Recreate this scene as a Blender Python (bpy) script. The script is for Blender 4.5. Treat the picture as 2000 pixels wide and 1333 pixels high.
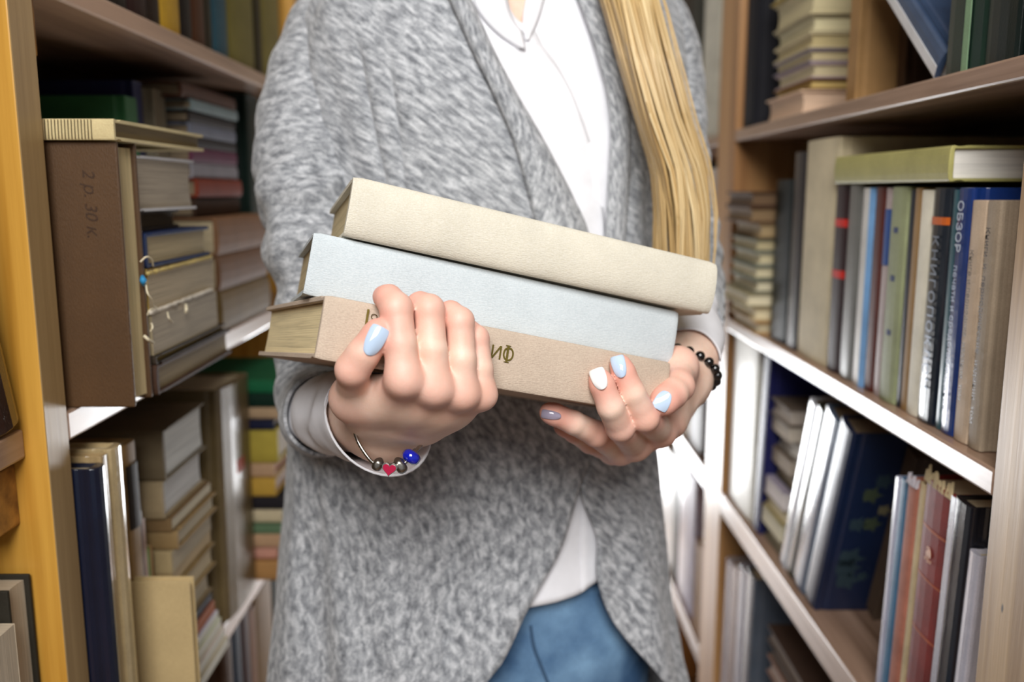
import bpy, bmesh, math, random
import numpy as np
from mathutils import Vector, Matrix, noise

# ---------------------------------------------------------------- clearing
for o in list(bpy.data.objects):
    bpy.data.objects.remove(o)
SC = bpy.context.scene
COL = SC.collection
R = math.radians
random.seed(7)

# ---------------------------------------------------------------- camera
FPX = 1750.0                                   # focal length in pixels of the 2000 x 1333 frame
YAW, PITCH, CAM_Z = math.atan(10 / FPX), math.atan(294.5 / FPX), 1.22
cam_data = bpy.data.cameras.new('camera')
cam_data.sensor_width = 36.0
cam_data.lens = FPX / 2000 * 36.0
cam_data.clip_start = 0.02
cam_data.dof.use_dof = True
cam_data.dof.focus_distance = 0.545
cam_data.dof.aperture_fstop = 4.3
cam = bpy.data.objects.new('camera', cam_data)
cam.location = (0, 0, CAM_Z)
cam.rotation_euler = (math.pi / 2 - PITCH, 0, -YAW)
COL.objects.link(cam)
SC.camera = cam

# ---------------------------------------------------------------- view, world, lights
vs = SC.view_settings
vs.view_transform = 'Standard'
vs.look = 'None'
vs.exposure = 0.0
vs.gamma = 1.0
vs.use_curve_mapping = False

world = bpy.data.worlds.new('library_daylight')
SC.world = world
world.use_nodes = True
world.node_tree.nodes['Background'].inputs[0].default_value = (0.93, 0.96, 1.0, 1)
world.node_tree.nodes['Background'].inputs[1].default_value = 0.22


def area_light(name, loc, target, sx, sy, watts, col=(1, 1, 1)):
    d = bpy.data.lights.new(name, 'AREA')
    d.shape, d.size, d.size_y, d.energy, d.color = 'RECTANGLE', sx, sy, watts, col
    o = bpy.data.objects.new(name, d)
    o.location = loc
    o.rotation_euler = (Vector(target) - Vector(loc)).to_track_quat('-Z', 'Y').to_euler()
    COL.objects.link(o)
    return o


area_light('front_key_light', (-0.20, -0.98, 2.30), (0.03, 0.75, 1.12), 1.4, 1.0, 76, (1, 0.985, 0.96))  # added soft key light, unseen above and behind the camera
area_light('end_window_daylight', (0, 3.32, 0.34), (0, 0, 0.34), 2.5, 0.57, 72, (0.97, 0.98, 1.0))

# ---------------------------------------------------------------- picture geometry -> place
cf = Vector((math.sin(YAW) * math.cos(PITCH), math.cos(YAW) * math.cos(PITCH), -math.sin(PITCH)))
cr = Vector((math.cos(YAW), -math.sin(YAW), 0))
cu = cr.cross(cf)
CO = Vector((0, 0, CAM_Z))


def ray(x, y):
    return cf + cr * ((x - 1000) / FPX) - cu * ((y - 666.5) / FPX)


def P(x, y, d):
    return CO + ray(x, y) * d


def onX(x, y, X):
    v = ray(x, y)
    return CO + v * (X / v.x)


def onY(x, y, Y):
    v = ray(x, y)
    return CO + v * (Y / v.y)


def proj(p):
    q = Vector(p) - CO
    d = q.dot(cf)
    return 1000 + FPX * q.dot(cr) / d, 666.5 - FPX * q.dot(cu) / d


# ---------------------------------------------------------------- object helpers
def link(o, parent=None):
    COL.objects.link(o)
    if parent is not None:
        o.parent = parent
    return o


def mesh_obj(name, verts, faces, mat, parent=None, smooth=False, uvs=None):
    me = bpy.data.meshes.new(name)
    me.from_pydata([tuple(v) for v in verts], [], faces)
    me.update()
    if smooth:
        me.polygons.foreach_set('use_smooth', [True] * len(me.polygons))
    if uvs is not None:
        l = me.uv_layers.new(name='UVMap')
        for p in me.polygons:
            for li, vi in zip(p.loop_indices, p.vertices):
                l.data[li].uv = uvs[vi]
    me.materials.append(mat)
    return link(bpy.data.objects.new(name, me), parent)


def bm_obj(name, bm, mat, parent=None, smooth=False):
    me = bpy.data.meshes.new(name)
    bmesh.ops.recalc_face_normals(bm, faces=bm.faces)
    bm.to_mesh(me)
    bm.free()
    if smooth:
        me.polygons.foreach_set('use_smooth', [True] * len(me.polygons))
    me.materials.append(mat)
    return link(bpy.data.objects.new(name, me), parent)


def empty(name, loc=(0, 0, 0)):
    o = bpy.data.objects.new(name, None)
    o.empty_display_size = 0.05
    o.location = loc
    return link(o)


def tag(o, label, cat, group=None, kind=None):
    if label:
        o['label'] = label
    if cat:
        o['category'] = cat
    if group:
        o['group'] = group
    if kind:
        o['kind'] = kind
    return o


def bevel(o, w, seg=2):
    m = o.modifiers.new('bevel', 'BEVEL')
    m.width, m.segments, m.limit_method, m.angle_limit = w, seg, 'ANGLE', R(40)
    return o


def box(name, lo, hi, mat, parent=None, bw=0.0015, origin=None):
    """a board: its mesh is centred on its own origin so that the grain starts somewhere else on each"""
    lo, hi = Vector(lo), Vector(hi)
    c = (lo + hi) / 2
    h = (hi - lo) / 2
    vs_ = [(sx * h.x, sy * h.y, sz * h.z) for sx in (-1, 1) for sy in (-1, 1) for sz in (-1, 1)]
    fs = [(0, 1, 3, 2), (4, 6, 7, 5), (0, 4, 5, 1), (2, 3, 7, 6), (0, 2, 6, 4), (1, 5, 7, 3)]
    o = mesh_obj(name, vs_, fs, mat, parent)
    o.location = c
    if bw:
        bevel(o, bw)
    return o


# ---------------------------------------------------------------- materials
def lin(rgb):
    out = []
    for v in rgb:
        v = v / 255
        out.append(v / 12.92 if v <= 0.04045 else ((v + 0.055) / 1.055) ** 2.4)
    return (*out, 1)


class Mat:
    """small wrapper over a node tree"""
    def __init__(self, name):
        self.m = bpy.data.materials.new(name)
        self.m.use_nodes = True
        self.t = self.m.node_tree
        self.b = self.t.nodes['Principled BSDF']

    def n(self, kind, **kw):
        nd = self.t.nodes.new(kind)
        for k, v in kw.items():
            if k.startswith('i_'):
                key = k[2:]
                key = int(key) if key.isdigit() else key.replace('_', ' ')
                nd.inputs[key].default_value = v
            else:
                setattr(nd, k, v)
        return nd

    def l(self, a, ao, b, bi):
        self.t.links.new(a.outputs[ao], b.inputs[bi])

    def set(self, **kw):
        for k, v in kw.items():
            self.b.inputs[k.replace('_', ' ')].default_value = v

    def coords(self, kind='Object', scale=(1, 1, 1), rot=(0, 0, 0)):
        tc = self.n('ShaderNodeTexCoord')
        mp = self.n('ShaderNodeMapping')
        mp.inputs['Scale'].default_value = scale
        mp.inputs['Rotation'].default_value = rot
        self.l(tc, kind, mp, 'Vector')
        return mp

    def noise(self, mp, scale, detail=3, rough=0.55):
        nz = self.n('ShaderNodeTexNoise')
        nz.inputs['Scale'].default_value = scale
        nz.inputs['Detail'].default_value = detail
        nz.inputs['Roughness'].default_value = rough
        self.l(mp, 0, nz, 'Vector')
        return nz

    def ramp(self, src, so, stops):
        rp = self.n('ShaderNodeValToRGB')
        e = rp.color_ramp.elements
        while len(e) < len(stops):
            e.new(0.5)
        for el, (p, c) in zip(e, stops):
            el.position, el.color = p, c
        self.l(src, so, rp, 'Fac')
        return rp

    def mix(self, fac, a, b, blend='MIX'):
        mx = self.n('ShaderNodeMix', data_type='RGBA', blend_type=blend)
        for sock, v in ((0, fac), (6, a), (7, b)):
            if isinstance(v, tuple) and len(v) == 2:
                self.l(v[0], v[1], mx, sock)
            else:
                mx.inputs[sock].default_value = v
        return mx

    def bump(self, src, so, strength, dist):
        bp = self.n('ShaderNodeBump')
        bp.inputs['Strength'].default_value = strength
        bp.inputs['Distance'].default_value = dist
        self.l(src, so, bp, 'Height')
        self.l(bp, 0, self.b, 'Normal')
        return bp


_cache = {}


def scalec(c, k):
    return (c[0] * k, c[1] * k, c[2] * k, 1)


def cloth_mat(rgb, rough=0.75, var=0.18, coat=0.0, weave=True, bump=0.25):
    coat = coat * 0.5
    """book cloth or paper board, worn unevenly"""
    key = ('cloth', rgb, rough, var, coat, weave, bump)
    if key in _cache:
        return _cache[key]
    M = Mat('book_cover_%d_%d_%d' % rgb)
    mp = M.coords()
    base = lin(rgb)
    big = M.noise(mp, 22, 4, 0.6)
    rp = M.ramp(big, 'Fac', [(0.3, scalec(base, 1 - var)), (0.7, scalec(base, 1 + var * 0.6))])
    fine = M.noise(mp, 900, 2, 0.5)
    mx = M.mix(0.22, (rp, 'Color'), (fine, 'Fac'), 'OVERLAY')
    M.l(mx, 2, M.b, 'Base Color')
    M.set(Roughness=rough, Coat_Weight=coat, Coat_Roughness=0.12)
    if not coat:
        M.b.inputs['Specular IOR Level'].default_value = .22
    if weave:
        st = M.coords(scale=(1, 1, 0.25))
        w = M.noise(st, 1600, 1, 0.5)
        M.bump(w, 'Fac', bump, 0.0006)
    _cache[key] = M.m
    return M.m


def paper_mat(rgb=(205, 190, 160), contrast=0.35):
    """edge of a page block: thin lines across the thickness (local y)"""
    key = ('paper', rgb, contrast)
    if key in _cache:
        return _cache[key]
    M = Mat('page_edges_%d_%d_%d' % rgb)
    base = lin(rgb)
    mp = M.coords(scale=(6, 1100, 6))
    a = M.noise(mp, 1.0, 2, 0.6)
    mp2 = M.coords(scale=(9, 160, 9))
    b = M.noise(mp2, 1.0, 3, 0.6)
    ad = M.n('ShaderNodeMath', operation='ADD')
    M.l(a, 'Fac', ad, 0)
    M.l(b, 'Fac', ad, 1)
    hf = M.n('ShaderNodeMath', operation='MULTIPLY')
    hf.inputs[1].default_value = 0.5
    M.l(ad, 0, hf, 0)
    rp = M.ramp(hf, 0, [(0.34, scalec(base, 1 - contrast)), (0.5, base), (0.66, scalec(base, 1 + contrast * 0.35))])
    M.l(rp, 'Color', M.b, 'Base Color')
    M.set(Roughness=0.85)
    M.bump(hf, 0, 0.5, 0.0007)
    _cache[key] = M.m
    return M.m


def wood_mat(name, dark, light, axis, rough=0.4, coat=0.0, coat_rough=0.15, grain=1.0, bump=0.2, knots=None):
    M = Mat(name)
    s = [70 * grain] * 3
    s['xyz'.index(axis)] = 2.2
    mp = M.coords(scale=tuple(s))
    a = M.noise(mp, 1.0, 6, 0.62)
    s2 = [9.0] * 3
    s2['xyz'.index(axis)] = 1.1
    b = M.noise(M.coords(scale=tuple(s2)), 1.0, 3, 0.5)
    mx = M.n('ShaderNodeMath', operation='ADD')
    M.l(a, 'Fac', mx, 0)
    M.l(b, 'Fac', mx, 1)
    hf = M.n('ShaderNodeMath', operation='MULTIPLY')
    hf.inputs[1].default_value = 0.5
    M.l(mx, 0, hf, 0)
    rp = M.ramp(hf, 0, [(0.36, lin(dark)), (0.62, lin(light))])
    src = (rp, 'Color')
    for (kx, ky, kz), (rx, ry, rz_) in (knots or []):            # branch knots of this one board, in its own coordinates
        tc = M.n('ShaderNodeTexCoord')
        sub = M.n('ShaderNodeVectorMath', operation='SUBTRACT')
        M.l(tc, 'Object', sub, 0)
        sub.inputs[1].default_value = (kx, ky, kz)
        dv = M.n('ShaderNodeVectorMath', operation='DIVIDE')
        M.l(sub, 0, dv, 0)
        dv.inputs[1].default_value = (rx, ry, rz_)
        ln = M.n('ShaderNodeVectorMath', operation='LENGTH')
        M.l(dv, 0, ln, 0)
        kr = M.ramp(ln, 'Value', [(.45, (1, 1, 1, 1)), (1.0, (0, 0, 0, 1))])
        k = M.mix((kr, 'Color'), src, lin(tuple(int(v * .42) for v in dark)))
        src = (k, 2)
    M.l(src[0], src[1], M.b, 'Base Color')
    M.set(Roughness=rough, Coat_Weight=coat, Coat_Roughness=coat_rough)
    M.bump(a, 'Fac', bump, 0.0012)
    return M.m


def plain_mat(name, rgb, rough=0.5, metal=0.0, coat=0.0, spec=0.5):
    key = ('plain', name, rgb)
    if key in _cache:
        return _cache[key]
    M = Mat(name)
    nz = M.noise(M.coords(), 60, 3)
    rp = M.ramp(nz, 'Fac', [(0.3, scalec(lin(rgb), 0.94)), (0.7, scalec(lin(rgb), 1.03))])
    M.l(rp, 'Color', M.b, 'Base Color')
    M.set(Roughness=rough, Metallic=metal, Coat_Weight=coat, Coat_Roughness=0.05)
    M.b.inputs['Specular IOR Level'].default_value = spec
    _cache[key] = M.m
    return M.m
# ================================================================ the setting
wall_paint = plain_mat('wall_paint', (196, 190, 178), 0.8)
floor_m = wood_mat('floor_boards', (92, 66, 44), (140, 104, 70), 'y', 0.35)
for nm, lo, hi, m in (
        ('floor', (-3, -2.2, -0.05), (3, 3.4, 0.0), floor_m),
        ('ceiling', (-3, 0.2, 2.75), (3, 3.4, 2.80), wall_paint)):
    tag(box(nm, lo, hi, m, bw=0), None, None, kind='structure')
# far wall with a wide low window that lights the aisle from its end
bm = bmesh.new()


def bbox(bm, lo, hi):
    v = [bm.verts.new((x, y, z)) for x in (lo[0], hi[0]) for y in (lo[1], hi[1]) for z in (lo[2], hi[2])]
    for f in [(0, 1, 3, 2), (4, 6, 7, 5), (0, 4, 5, 1), (2, 3, 7, 6), (0, 2, 6, 4), (1, 5, 7, 3)]:
        bm.faces.new([v[i] for i in f])


bbox(bm, (-3, 3.2, 0), (-1.25, 3.3, 2.75))
bbox(bm, (1.25, 3.2, 0), (3, 3.3, 2.75))
bbox(bm, (-1.25, 3.2, 0.63), (1.25, 3.3, 2.75))
bbox(bm, (-1.25, 3.2, 0), (1.25, 3.3, 0.05))
tag(bm_obj('wall_back', bm, wall_paint), None, None, kind='structure')
frame_paint = plain_mat('window_frame_paint', (235, 235, 230), 0.4)
bm = bmesh.new()
for x in (-1.25, -0.02, 1.21):
    bbox(bm, (x, 3.22, 0.05), (x + 0.04, 3.27, 0.63))
for z in (0.05, 0.59):
    bbox(bm, (-1.25, 3.22, z), (1.25, 3.27, z + 0.04))
win = tag(bm_obj('window_1', bm, frame_paint), None, None, kind='structure')

# ================================================================ bookcases
XL, XR = -0.32, 0.33            # aisle faces of the two bookcases
Z0 = CAM_Z
w_yellow = wood_mat('varnished_yellow_wood', (176, 118, 34), (222, 168, 74), 'z', 0.34, 0.25, 0.2)
w_edge = wood_mat('worn_upright_edge', (142, 112, 70), (182, 152, 106), 'z', 0.42, 0.15, 0.25, 1.4)
w_shelf = wood_mat('brown_shelf_wood', (116, 88, 68), (188, 156, 134), 'y', 0.36, 0.6, 0.22)
w_post = wood_mat('pale_pine_post', (124, 92, 60), (206, 176, 136), 'z', 0.45, 0.25, 0.3, 0.9, 0.5,
                 [((-.15, -.003, -.43), (.03, .0035, .030)), ((-.15, .012, -.22), (.03, .0022, .006)), ((-.15, .004, -.155), (.03, .0016, .004))])
w_orange = wood_mat('orange_pine', (150, 104, 58), (206, 158, 102), 'z', 0.45, 0.3, 0.25)
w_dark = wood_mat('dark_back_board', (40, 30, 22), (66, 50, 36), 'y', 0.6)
w_rough = wood_mat('sawn_cleat_wood', (104, 66, 22), (190, 136, 58), 'x', 0.7, 0, 0.3, 1.0, 0.8)


def prism_upright(y0, y1, xin, xout, z0, z1, mat_side, mat_edge, parent):
    o = box('upright', (min(xin, xout), y0, z0), (max(xin, xout), y1, z1), mat_side, parent, 0.0012)
    o.data.materials.append(mat_edge)
    # the narrow edge towards the aisle has its own worn wood
    for p in o.data.polygons:
        if (p.normal.x > 0.9 and xin > xout) or (p.normal.x < -0.9 and xin < xout):
            p.material_index = 1
    return o


bcL = tag(empty('bookcase', (XL, 1.0, 0)), 'tall wooden bookcase with yellow varnished upright on the left of the aisle', 'bookcase')
bcR = tag(empty('bookcase', (XR, 1.0, 0)), 'tall wooden bookcase with pale pine post on the right of the aisle', 'bookcase')


def P0(o):       # keep world place of a part under its bookcase
    o.matrix_parent_inverse = Matrix.Translation(-Vector(o.parent.location))
    return o


DL, DR = -0.62, 0.63            # backs
for (a, b, me_) in ((0.604, 0.636, w_edge), (1.42, 1.45, w_edge), (-0.32, -0.29, w_edge)):
    P0(prism_upright(a, b, XL, DL, 0.0, 2.2, w_yellow, me_, bcL))
for z0, z1 in ((0.151, 0.134), (-0.159, -0.181), (-0.486, -0.510), (-0.80, -0.822), (0.50, 0.48)):
    P0(box('shelf', (DL, 0.636, Z0 + z1), (XL, 1.42, Z0 + z0), w_shelf, bcL, 0.002))
    if z0 in (-0.159, -0.80, 0.50):
        P0(box('shelf', (DL, -0.29, Z0 + z1 - .003), (-0.335, 0.604, Z0 + z0 - .004), w_shelf, bcL, 0.002))
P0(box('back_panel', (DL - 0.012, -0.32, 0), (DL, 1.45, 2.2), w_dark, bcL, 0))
# sawn cleat that carries the near shelf, and a stub of one high up behind the upright
P0(box('cleat', (-0.62, 0.572, Z0 - 0.232), (-0.343, 0.604, Z0 - 0.188), w_rough, bcL, 0.0015))
P0(box('cleat', (-0.62, 0.636, Z0 + 0.093), (-0.331, 0.66, Z0 + 0.134), w_rough, bcL, 0.0015))

for (a, b, me_, ms_) in ((0.525, 0.582, w_post, w_post), (1.325, 1.43, w_orange, w_orange), (2.10, 2.14, w_orange, w_orange)):
    P0(prism_upright(a, b, XR, DR, 0.0, 2.2, ms_, me_, bcR))
for z0, z1 in ((0.086, 0.070), (-0.187, -0.206), (-0.460, -0.493), (-0.78, -0.81), (0.42, 0.40)):
    for a, b in ((0.582, 1.325), (1.43, 2.10)):
        P0(box('shelf', (XR, a, Z0 + z1), (DR, b, Z0 + z0), w_shelf, bcR, 0.002))
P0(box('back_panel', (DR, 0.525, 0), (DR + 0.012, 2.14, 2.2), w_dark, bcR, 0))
# ================================================================ books
def book_meshes(W, T, H, hard=True, bulge=0.0, c=None, arc=7, sag=0.0, cap=0.0):
    """cover (a bent sheet with two boards and a spine) and page block, spine at x = 0, thickness along y, height along z"""
    c = c or (0.0025 if hard else 0.0006)
    c = min(c, T * 0.16)
    pts = []                                         # outer profile from the front board's free edge round to the rear's
    j = min(0.009, W * 0.1)
    g = 0.0009 if hard else 0
    pts += [(W, T / 2), (j * 1.25, T / 2), (j, T / 2 - g), (j * 0.6, T / 2 - g), (j * 0.25, T / 2)]
    for i in range(arc):
        a = math.pi * i / (arc - 1)
        yy = (T / 2) * math.cos(a)
        pts.append((-bulge * math.sin(a), yy * 0.999))
    pts += [(x, -y) for x, y in reversed(pts[:5])]
    n = len(pts)
    inn = []
    for x, y in pts:
        inn.append((max(x, c * 0.9) if abs(y) < T / 2 - 1e-6 or x < j else x, max(-T / 2 + c, min(T / 2 - c, y))))
    zs = [0, cap, H - cap, H] if cap else [0, H]
    vs_, fs = [], []
    for k, z in enumerate(zs):
        end = cap and k in (0, len(zs) - 1)
        for (x, y) in pts:
            vs_.append((x + (0.0016 if end and x < 0.004 else 0), y * (0.97 if end and x < 0.004 else 1), z))
        for (x, y) in inn:
            vs_.append((x + (0.0005 if end and x < 0.004 else 0), y, z))
    m = 2 * n
    for k in range(len(zs) - 1):
        A, B = k * m, (k + 1) * m
        for i in range(n - 1):
            fs.append((A + i, A + i + 1, B + i + 1, B + i))
            fs.append((A + n + i + 1, A + n + i, B + n + i, B + n + i + 1))
        for i in (0, n - 1):
            q = (A + i, A + n + i, B + n + i, B + i)
            fs.append(q if i else tuple(reversed(q)))
    for k, fl in ((0, False), (len(zs) - 1, True)):
        A = k * m
        for i in range(n - 1):
            q = (A + i, A + n + i, A + n + i + 1, A + i + 1)
            fs.append(q if not fl else tuple(reversed(q)))
    # pages
    e = 0.0035 if hard else 0.0003
    x0, x1, ty = c * 1.3 + 0.0006, W - e, T / 2 - c - 0.00015
    z0, z1 = e, H - e
    pv, pf = [], []
    ny = 6
    for z in (z0, z1):
        for i in range(ny + 1):
            t = -1 + 2 * i / ny
            conc = (0.35 * bulge + (0.0012 if hard else 0)) * (1 - t * t)
            pv.append((x0 - bulge * 0.4 * (1 - t * t) + 0.0002, ty * t, z))
            pv.append((x1 - conc, ty * t, z - (sag if z == z0 else 0)))
    s = 2 * (ny + 1)
    for i in range(ny):
        a = 2 * i
        pf += [(a, a + 2, a + 3, a + 1), (s + a, s + a + 1, s + a + 3, s + a + 2),
               (a + 1, a + 3, s + a + 3, s + a + 1), (a, s + a, s + a + 2, a + 2)]
    b = 2 * ny
    pf += [(0, 1, s + 1, s), (b, s + b, s + b + 1, b + 1)]
    return (vs_, fs), (pv, pf)


def frame(o, x, z):
    x = Vector(x).normalized()
    z = Vector(z)
    z = (z - x * z.dot(x)).normalized()
    y = z.cross(x)
    M4 = Matrix((x, y, z)).transposed().to_4x4()
    M4.translation = Vector(o)
    return M4


def book(label, W, T, H, M4, cover, pages=(200, 184, 152), hard=True, bulge=0.0, rough=0.7, coat=0.0, var=0.18,
         group=None, c=None, cap=0.0, bw=0.0007, pcon=0.35, arc=7):
    root = empty('book')
    root.matrix_world = M4
    tag(root, label, 'book', group)
    (cv, cfs), (pv, pf) = book_meshes(W, T, H, hard, bulge, c, arc, cap=cap)
    m = cloth_mat(cover, rough, var, coat) if isinstance(cover, tuple) else cover
    k = mesh_obj('cover', cv, cfs, m, root)
    bevel(k, bw, 2)
    if arc > 7:
        k.data.polygons.foreach_set('use_smooth', [True] * len(k.data.polygons))
        k.data.set_sharp_from_angle(angle=R(28))
    p = mesh_obj('page_block', pv, pf, paper_mat(pages, pcon), root)
    root['dims'] = (W, T, H)
    return root


def lettering(root, text, size, rgb, zc, along=True, xoff=0.0, metal=0.0, italic=0.0, ydir=1, yc=0.0, spacing=1.0, label=None, squash=1.0, bold=0.0):
    """raised lettering on the spine of a book (local plane x = 0)"""
    cu_ = bpy.data.curves.new('lettering', 'FONT')
    cu_.body, cu_.size, cu_.extrude, cu_.align_x, cu_.align_y = text, size, 0.00012, 'CENTER', 'CENTER'
    cu_.shear, cu_.space_character, cu_.resolution_u = italic, spacing, 3
    cu_.offset = size * bold
    t = bpy.data.objects.new('tmp', cu_)
    COL.objects.link(t)
    dg = bpy.context.evaluated_depsgraph_get()
    me = bpy.data.meshes.new_from_object(t.evaluated_get(dg))
    bpy.data.objects.remove(t)
    me.name = 'lettering'
    me.materials.clear()
    me.materials.append(plain_mat('spine_lettering', rgb, 0.4, metal))
    o = link(bpy.data.objects.new('lettering', me), root)
    # text x -> local z (reading along the spine) or local y; text normal -> local -x
    if along:
        tx = Vector((0, 0, ydir))
        tn = Vector((-1, 0, 0))
    else:
        tx = Vector((0, ydir, 0))
        tn = Vector((-1, 0, 0))
    ty_ = tn.cross(tx) * squash
    M4 = Matrix((tx, ty_, tn)).transposed().to_4x4()
    M4.translation = Vector((-0.0002 - xoff, yc, zc))
    o.matrix_local = M4
    return o


def spine_band(root, z0, z1, rgb, T, bulge=0.0):
    """a printed band round the spine of a book"""
    n = 7
    vs_, fs = [], []
    for z in (z0, z1):
        for i in range(n):
            a = math.pi * (0.06 + 0.88 * i / (n - 1))
            vs_.append((-bulge * math.sin(a) - 0.0003, T / 2 * math.cos(a), z))
    for i in range(n - 1):
        fs.append((i, i + 1, n + i + 1, n + i))
    o = mesh_obj('spine_band', vs_, fs, cloth_mat(rgb, 0.6), root)
    sm = o.modifiers.new('solid', 'SOLIDIFY')
    sm.thickness = 0.0002
    return o


CEIL = [(Z0 + .086, Z0 + .40), (Z0 - .187, Z0 + .070), (Z0 - .460, Z0 - .206), (Z0 - .78, Z0 - .493),
        (Z0 + .151, Z0 + .48), (Z0 - .159, Z0 + .134), (Z0 - .486, Z0 - .181), (Z0 - .80, Z0 - .510)]      # shelf top, underside of the next


def standing(side, label, pa, pb, row, ytop, zb, cover, xs=None, W=None, lean=0.0, gap=0.0004, H=None, **kw):
    """upright book whose spine shows between picture columns pa < pb at picture row `row`; rests on height zb"""
    X = (XR + 0.012 if side == 'R' else XL - 0.012) if xs is None else xs
    tl = math.tan(lean)
    ya, yb = [q.y - (q.z - zb) * tl for q in (onX(pa, row, X), onX(pb, row, X))]      # where its two faces meet the shelf
    y0, y1 = min(ya, yb), max(ya, yb)
    if side == 'R':
        if y0 < 1.3235:
            y1 = min(y1, 1.3235)
        y0 = max(y0, .584)
    elif y1 > .6:
        y0 = max(y0, .6372)
    T = (y1 - y0) * math.cos(lean) - gap
    lift = T / 2 * abs(math.sin(lean))
    yc = (y0 + y1) / 2 + lift * tl
    if H is None:
        H = (onX((pa + pb) / 2, ytop, X).z - zb)
    for base, lim in CEIL:
        if abs(base - zb) < .002:
            H = min(H, lim - zb - .004)
    W = W or H * random.uniform(0.66, 0.74)
    W = min(W, 0.27)
    s = 1 if side == 'R' else -1
    zd = Vector((0, math.sin(lean), math.cos(lean)))
    M4 = frame((X, yc, zb + lift + 0.0004), (s, 0, 0), zd)
    kw.setdefault('bulge', min(0.004, T * 0.12) if kw.get('hard', True) else 0.0006)
    return book(label, W, T, H, M4, cover, **kw)


def flat(side, mode, label, xf, y0, zb, T, W, H, cover, yaw=0.0, tilt=0.0, **kw):
    """lying book. mode A: spine to the aisle, B: fore edge to the aisle, C: spine towards the camera, head to the aisle"""
    s = 1 if side == 'R' else -1
    zc = zb + T / 2
    if mode == 'A':
        M4 = frame((xf, y0, zc), (s, 0, 0), (0, 1, 0))
    elif mode == 'B':
        M4 = frame((xf + s * W, y0, zc), (-s, 0, 0), (0, 1, 0))
    else:
        M4 = frame((xf + s * H, y0, zc), (0, 1, 0), (-s, 0, 0))
    if yaw or tilt:
        piv = Vector((xf, y0, zb))
        M4 = Matrix.Translation(piv) @ Matrix.Rotation(yaw, 4, 'Z') @ Matrix.Rotation(tilt, 4, 'X') @ Matrix.Translation(-piv) @ M4
    kw.setdefault('bulge', min(0.004, T * 0.12) if kw.get('hard', True) else 0.0004)
    return book(label, W, T, H, M4, cover, **kw)


def stack(side, xf, y0, zb, items, group=None):
    """a pile of lying books from the bottom up: (label, mode, T, W, H, cover, pages, hard, dx, dy, yaw)"""
    z = zb + 0.0003
    out = []
    for it in items:
        lb, mode, T, W, H, cov, pg, hard, dx, dy, yaw = it[:11]
        kw = it[11] if len(it) > 11 else {}
        out.append(flat(side, mode, lb, xf + dx, y0 + dy, z, T - 0.0004, W, H, cov, yaw, pages=pg, hard=hard, group=group, **kw))
        z += T
    return out


# ---------------------------------------------------------------- the three volumes in her hands
def held(label, TL, TR, BR, BL, d1, d2, W, yaw, cover, pages, pit=0.0, cocked=False, **kw):
    """spine corners in the picture with distances of its two ends; z runs along the spine from left to right"""
    a0 = P((TL[0] + BL[0]) / 2, (TL[1] + BL[1]) / 2, d1)
    a1 = P((TR[0] + BR[0]) / 2, (TR[1] + BR[1]) / 2, d2)
    z = (a1 - a0)
    H = z.length
    z.normalize()
    dep = (cr * -math.sin(yaw) + cf * math.cos(yaw))
    dep = dep + cu * pit
    x = (dep - z * dep.dot(z)).normalized()
    T = (P(*TL, d1) - P(*BL, d1)).length
    M4 = frame(a0, x, z)
    root = book(label, W, T, H, M4, cover, pages, arc=17, **kw)
    if cocked:                               # an old binding that has slid out of square
        y = M4.col[1].to_3d()
        dp = (dep - y * dep.dot(y)).normalized()
        ca, sa = dp.dot(x), dp.dot(z)
        for ch in root.children:
            for v in ch.data.vertices:
                v.co = (v.co.x * ca, v.co.y, v.co.z + v.co.x * sa)
    return root, (a0, a1, x, z, T, H)


cream_cloth = cloth_mat((216, 210, 194), 0.8, 0.10, 0, True, 0.5)
blue_cloth = cloth_mat((200, 208, 212), 0.8, 0.07, 0, True, 0.5)
pink_cloth = cloth_mat((196, 178, 160), 0.8, 0.08, 0, True, 0.5)
hb_low, HL = held('thick pinkish beige cloth book at the bottom of the three held in her hands', (632, 575), (1312, 716), (1296, 806), (619, 702),
                  0.500, 0.602, 0.175, R(27), pink_cloth, (228, 210, 166), bulge=0.002, c=0.0032, cap=0.004, bw=0.0011)
bpy.context.view_layer.update()
hb_mid, HM = held('pale blue cloth book in the middle of the three held in her hands', (619, 454), (1326, 614), (1310, 708), (586, 574),
                  0.530, 0.632, 0.136, R(17), blue_cloth, (196, 178, 138), pit=.0, cocked=True, bulge=0.003, c=0.003, cap=0.004, bw=0.0011)
bpy.context.view_layer.update()
hb_top, HT = held('faded cream cloth book on top of the three held in her hands', (694, 344), (1396, 517), (1388, 612), (667, 461),
                  0.535, 0.632, 0.144, R(17), cream_cloth, (196, 178, 138), pit=.0, cocked=True, bulge=0.006, c=0.003, cap=0.006, bw=0.0022)
bpy.context.view_layer.update()
GOLD = (112, 98, 40)
tt_ = lettering(hb_low, 'ОИО', 0.0112, GOLD, 0.108, True, 0.0023, 0.3, 0, -1, yc=.0045, spacing=0.95)
xs_ = [v.co.x for v in tt_.data.vertices]
ys_ = [v.co.y for v in tt_.data.vertices]
ox0 = min(xs_)
ox1 = max(x for x in xs_ if x < ox0 + .0112 * .80)
oc, oy0, oy1 = (ox0 + ox1) / 2, min(ys_), max(ys_)
bm = bmesh.new()                     # upright of the first letter, with its two feet
bbox(bm, (oc - .0007, oy0 - .0011, -.00012), (oc + .0007, oy1 + .0011, .00014))
for yy in (oy0 - .0011, oy1 + .0006):
    bbox(bm, (oc - .0017, yy, -.00012), (oc + .0017, yy + .0005, .00013))
stem_ = bm_obj('lettering', bm, tt_.data.materials[0], hb_low)
stem_.matrix_basis = tt_.matrix_basis.copy()
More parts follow.
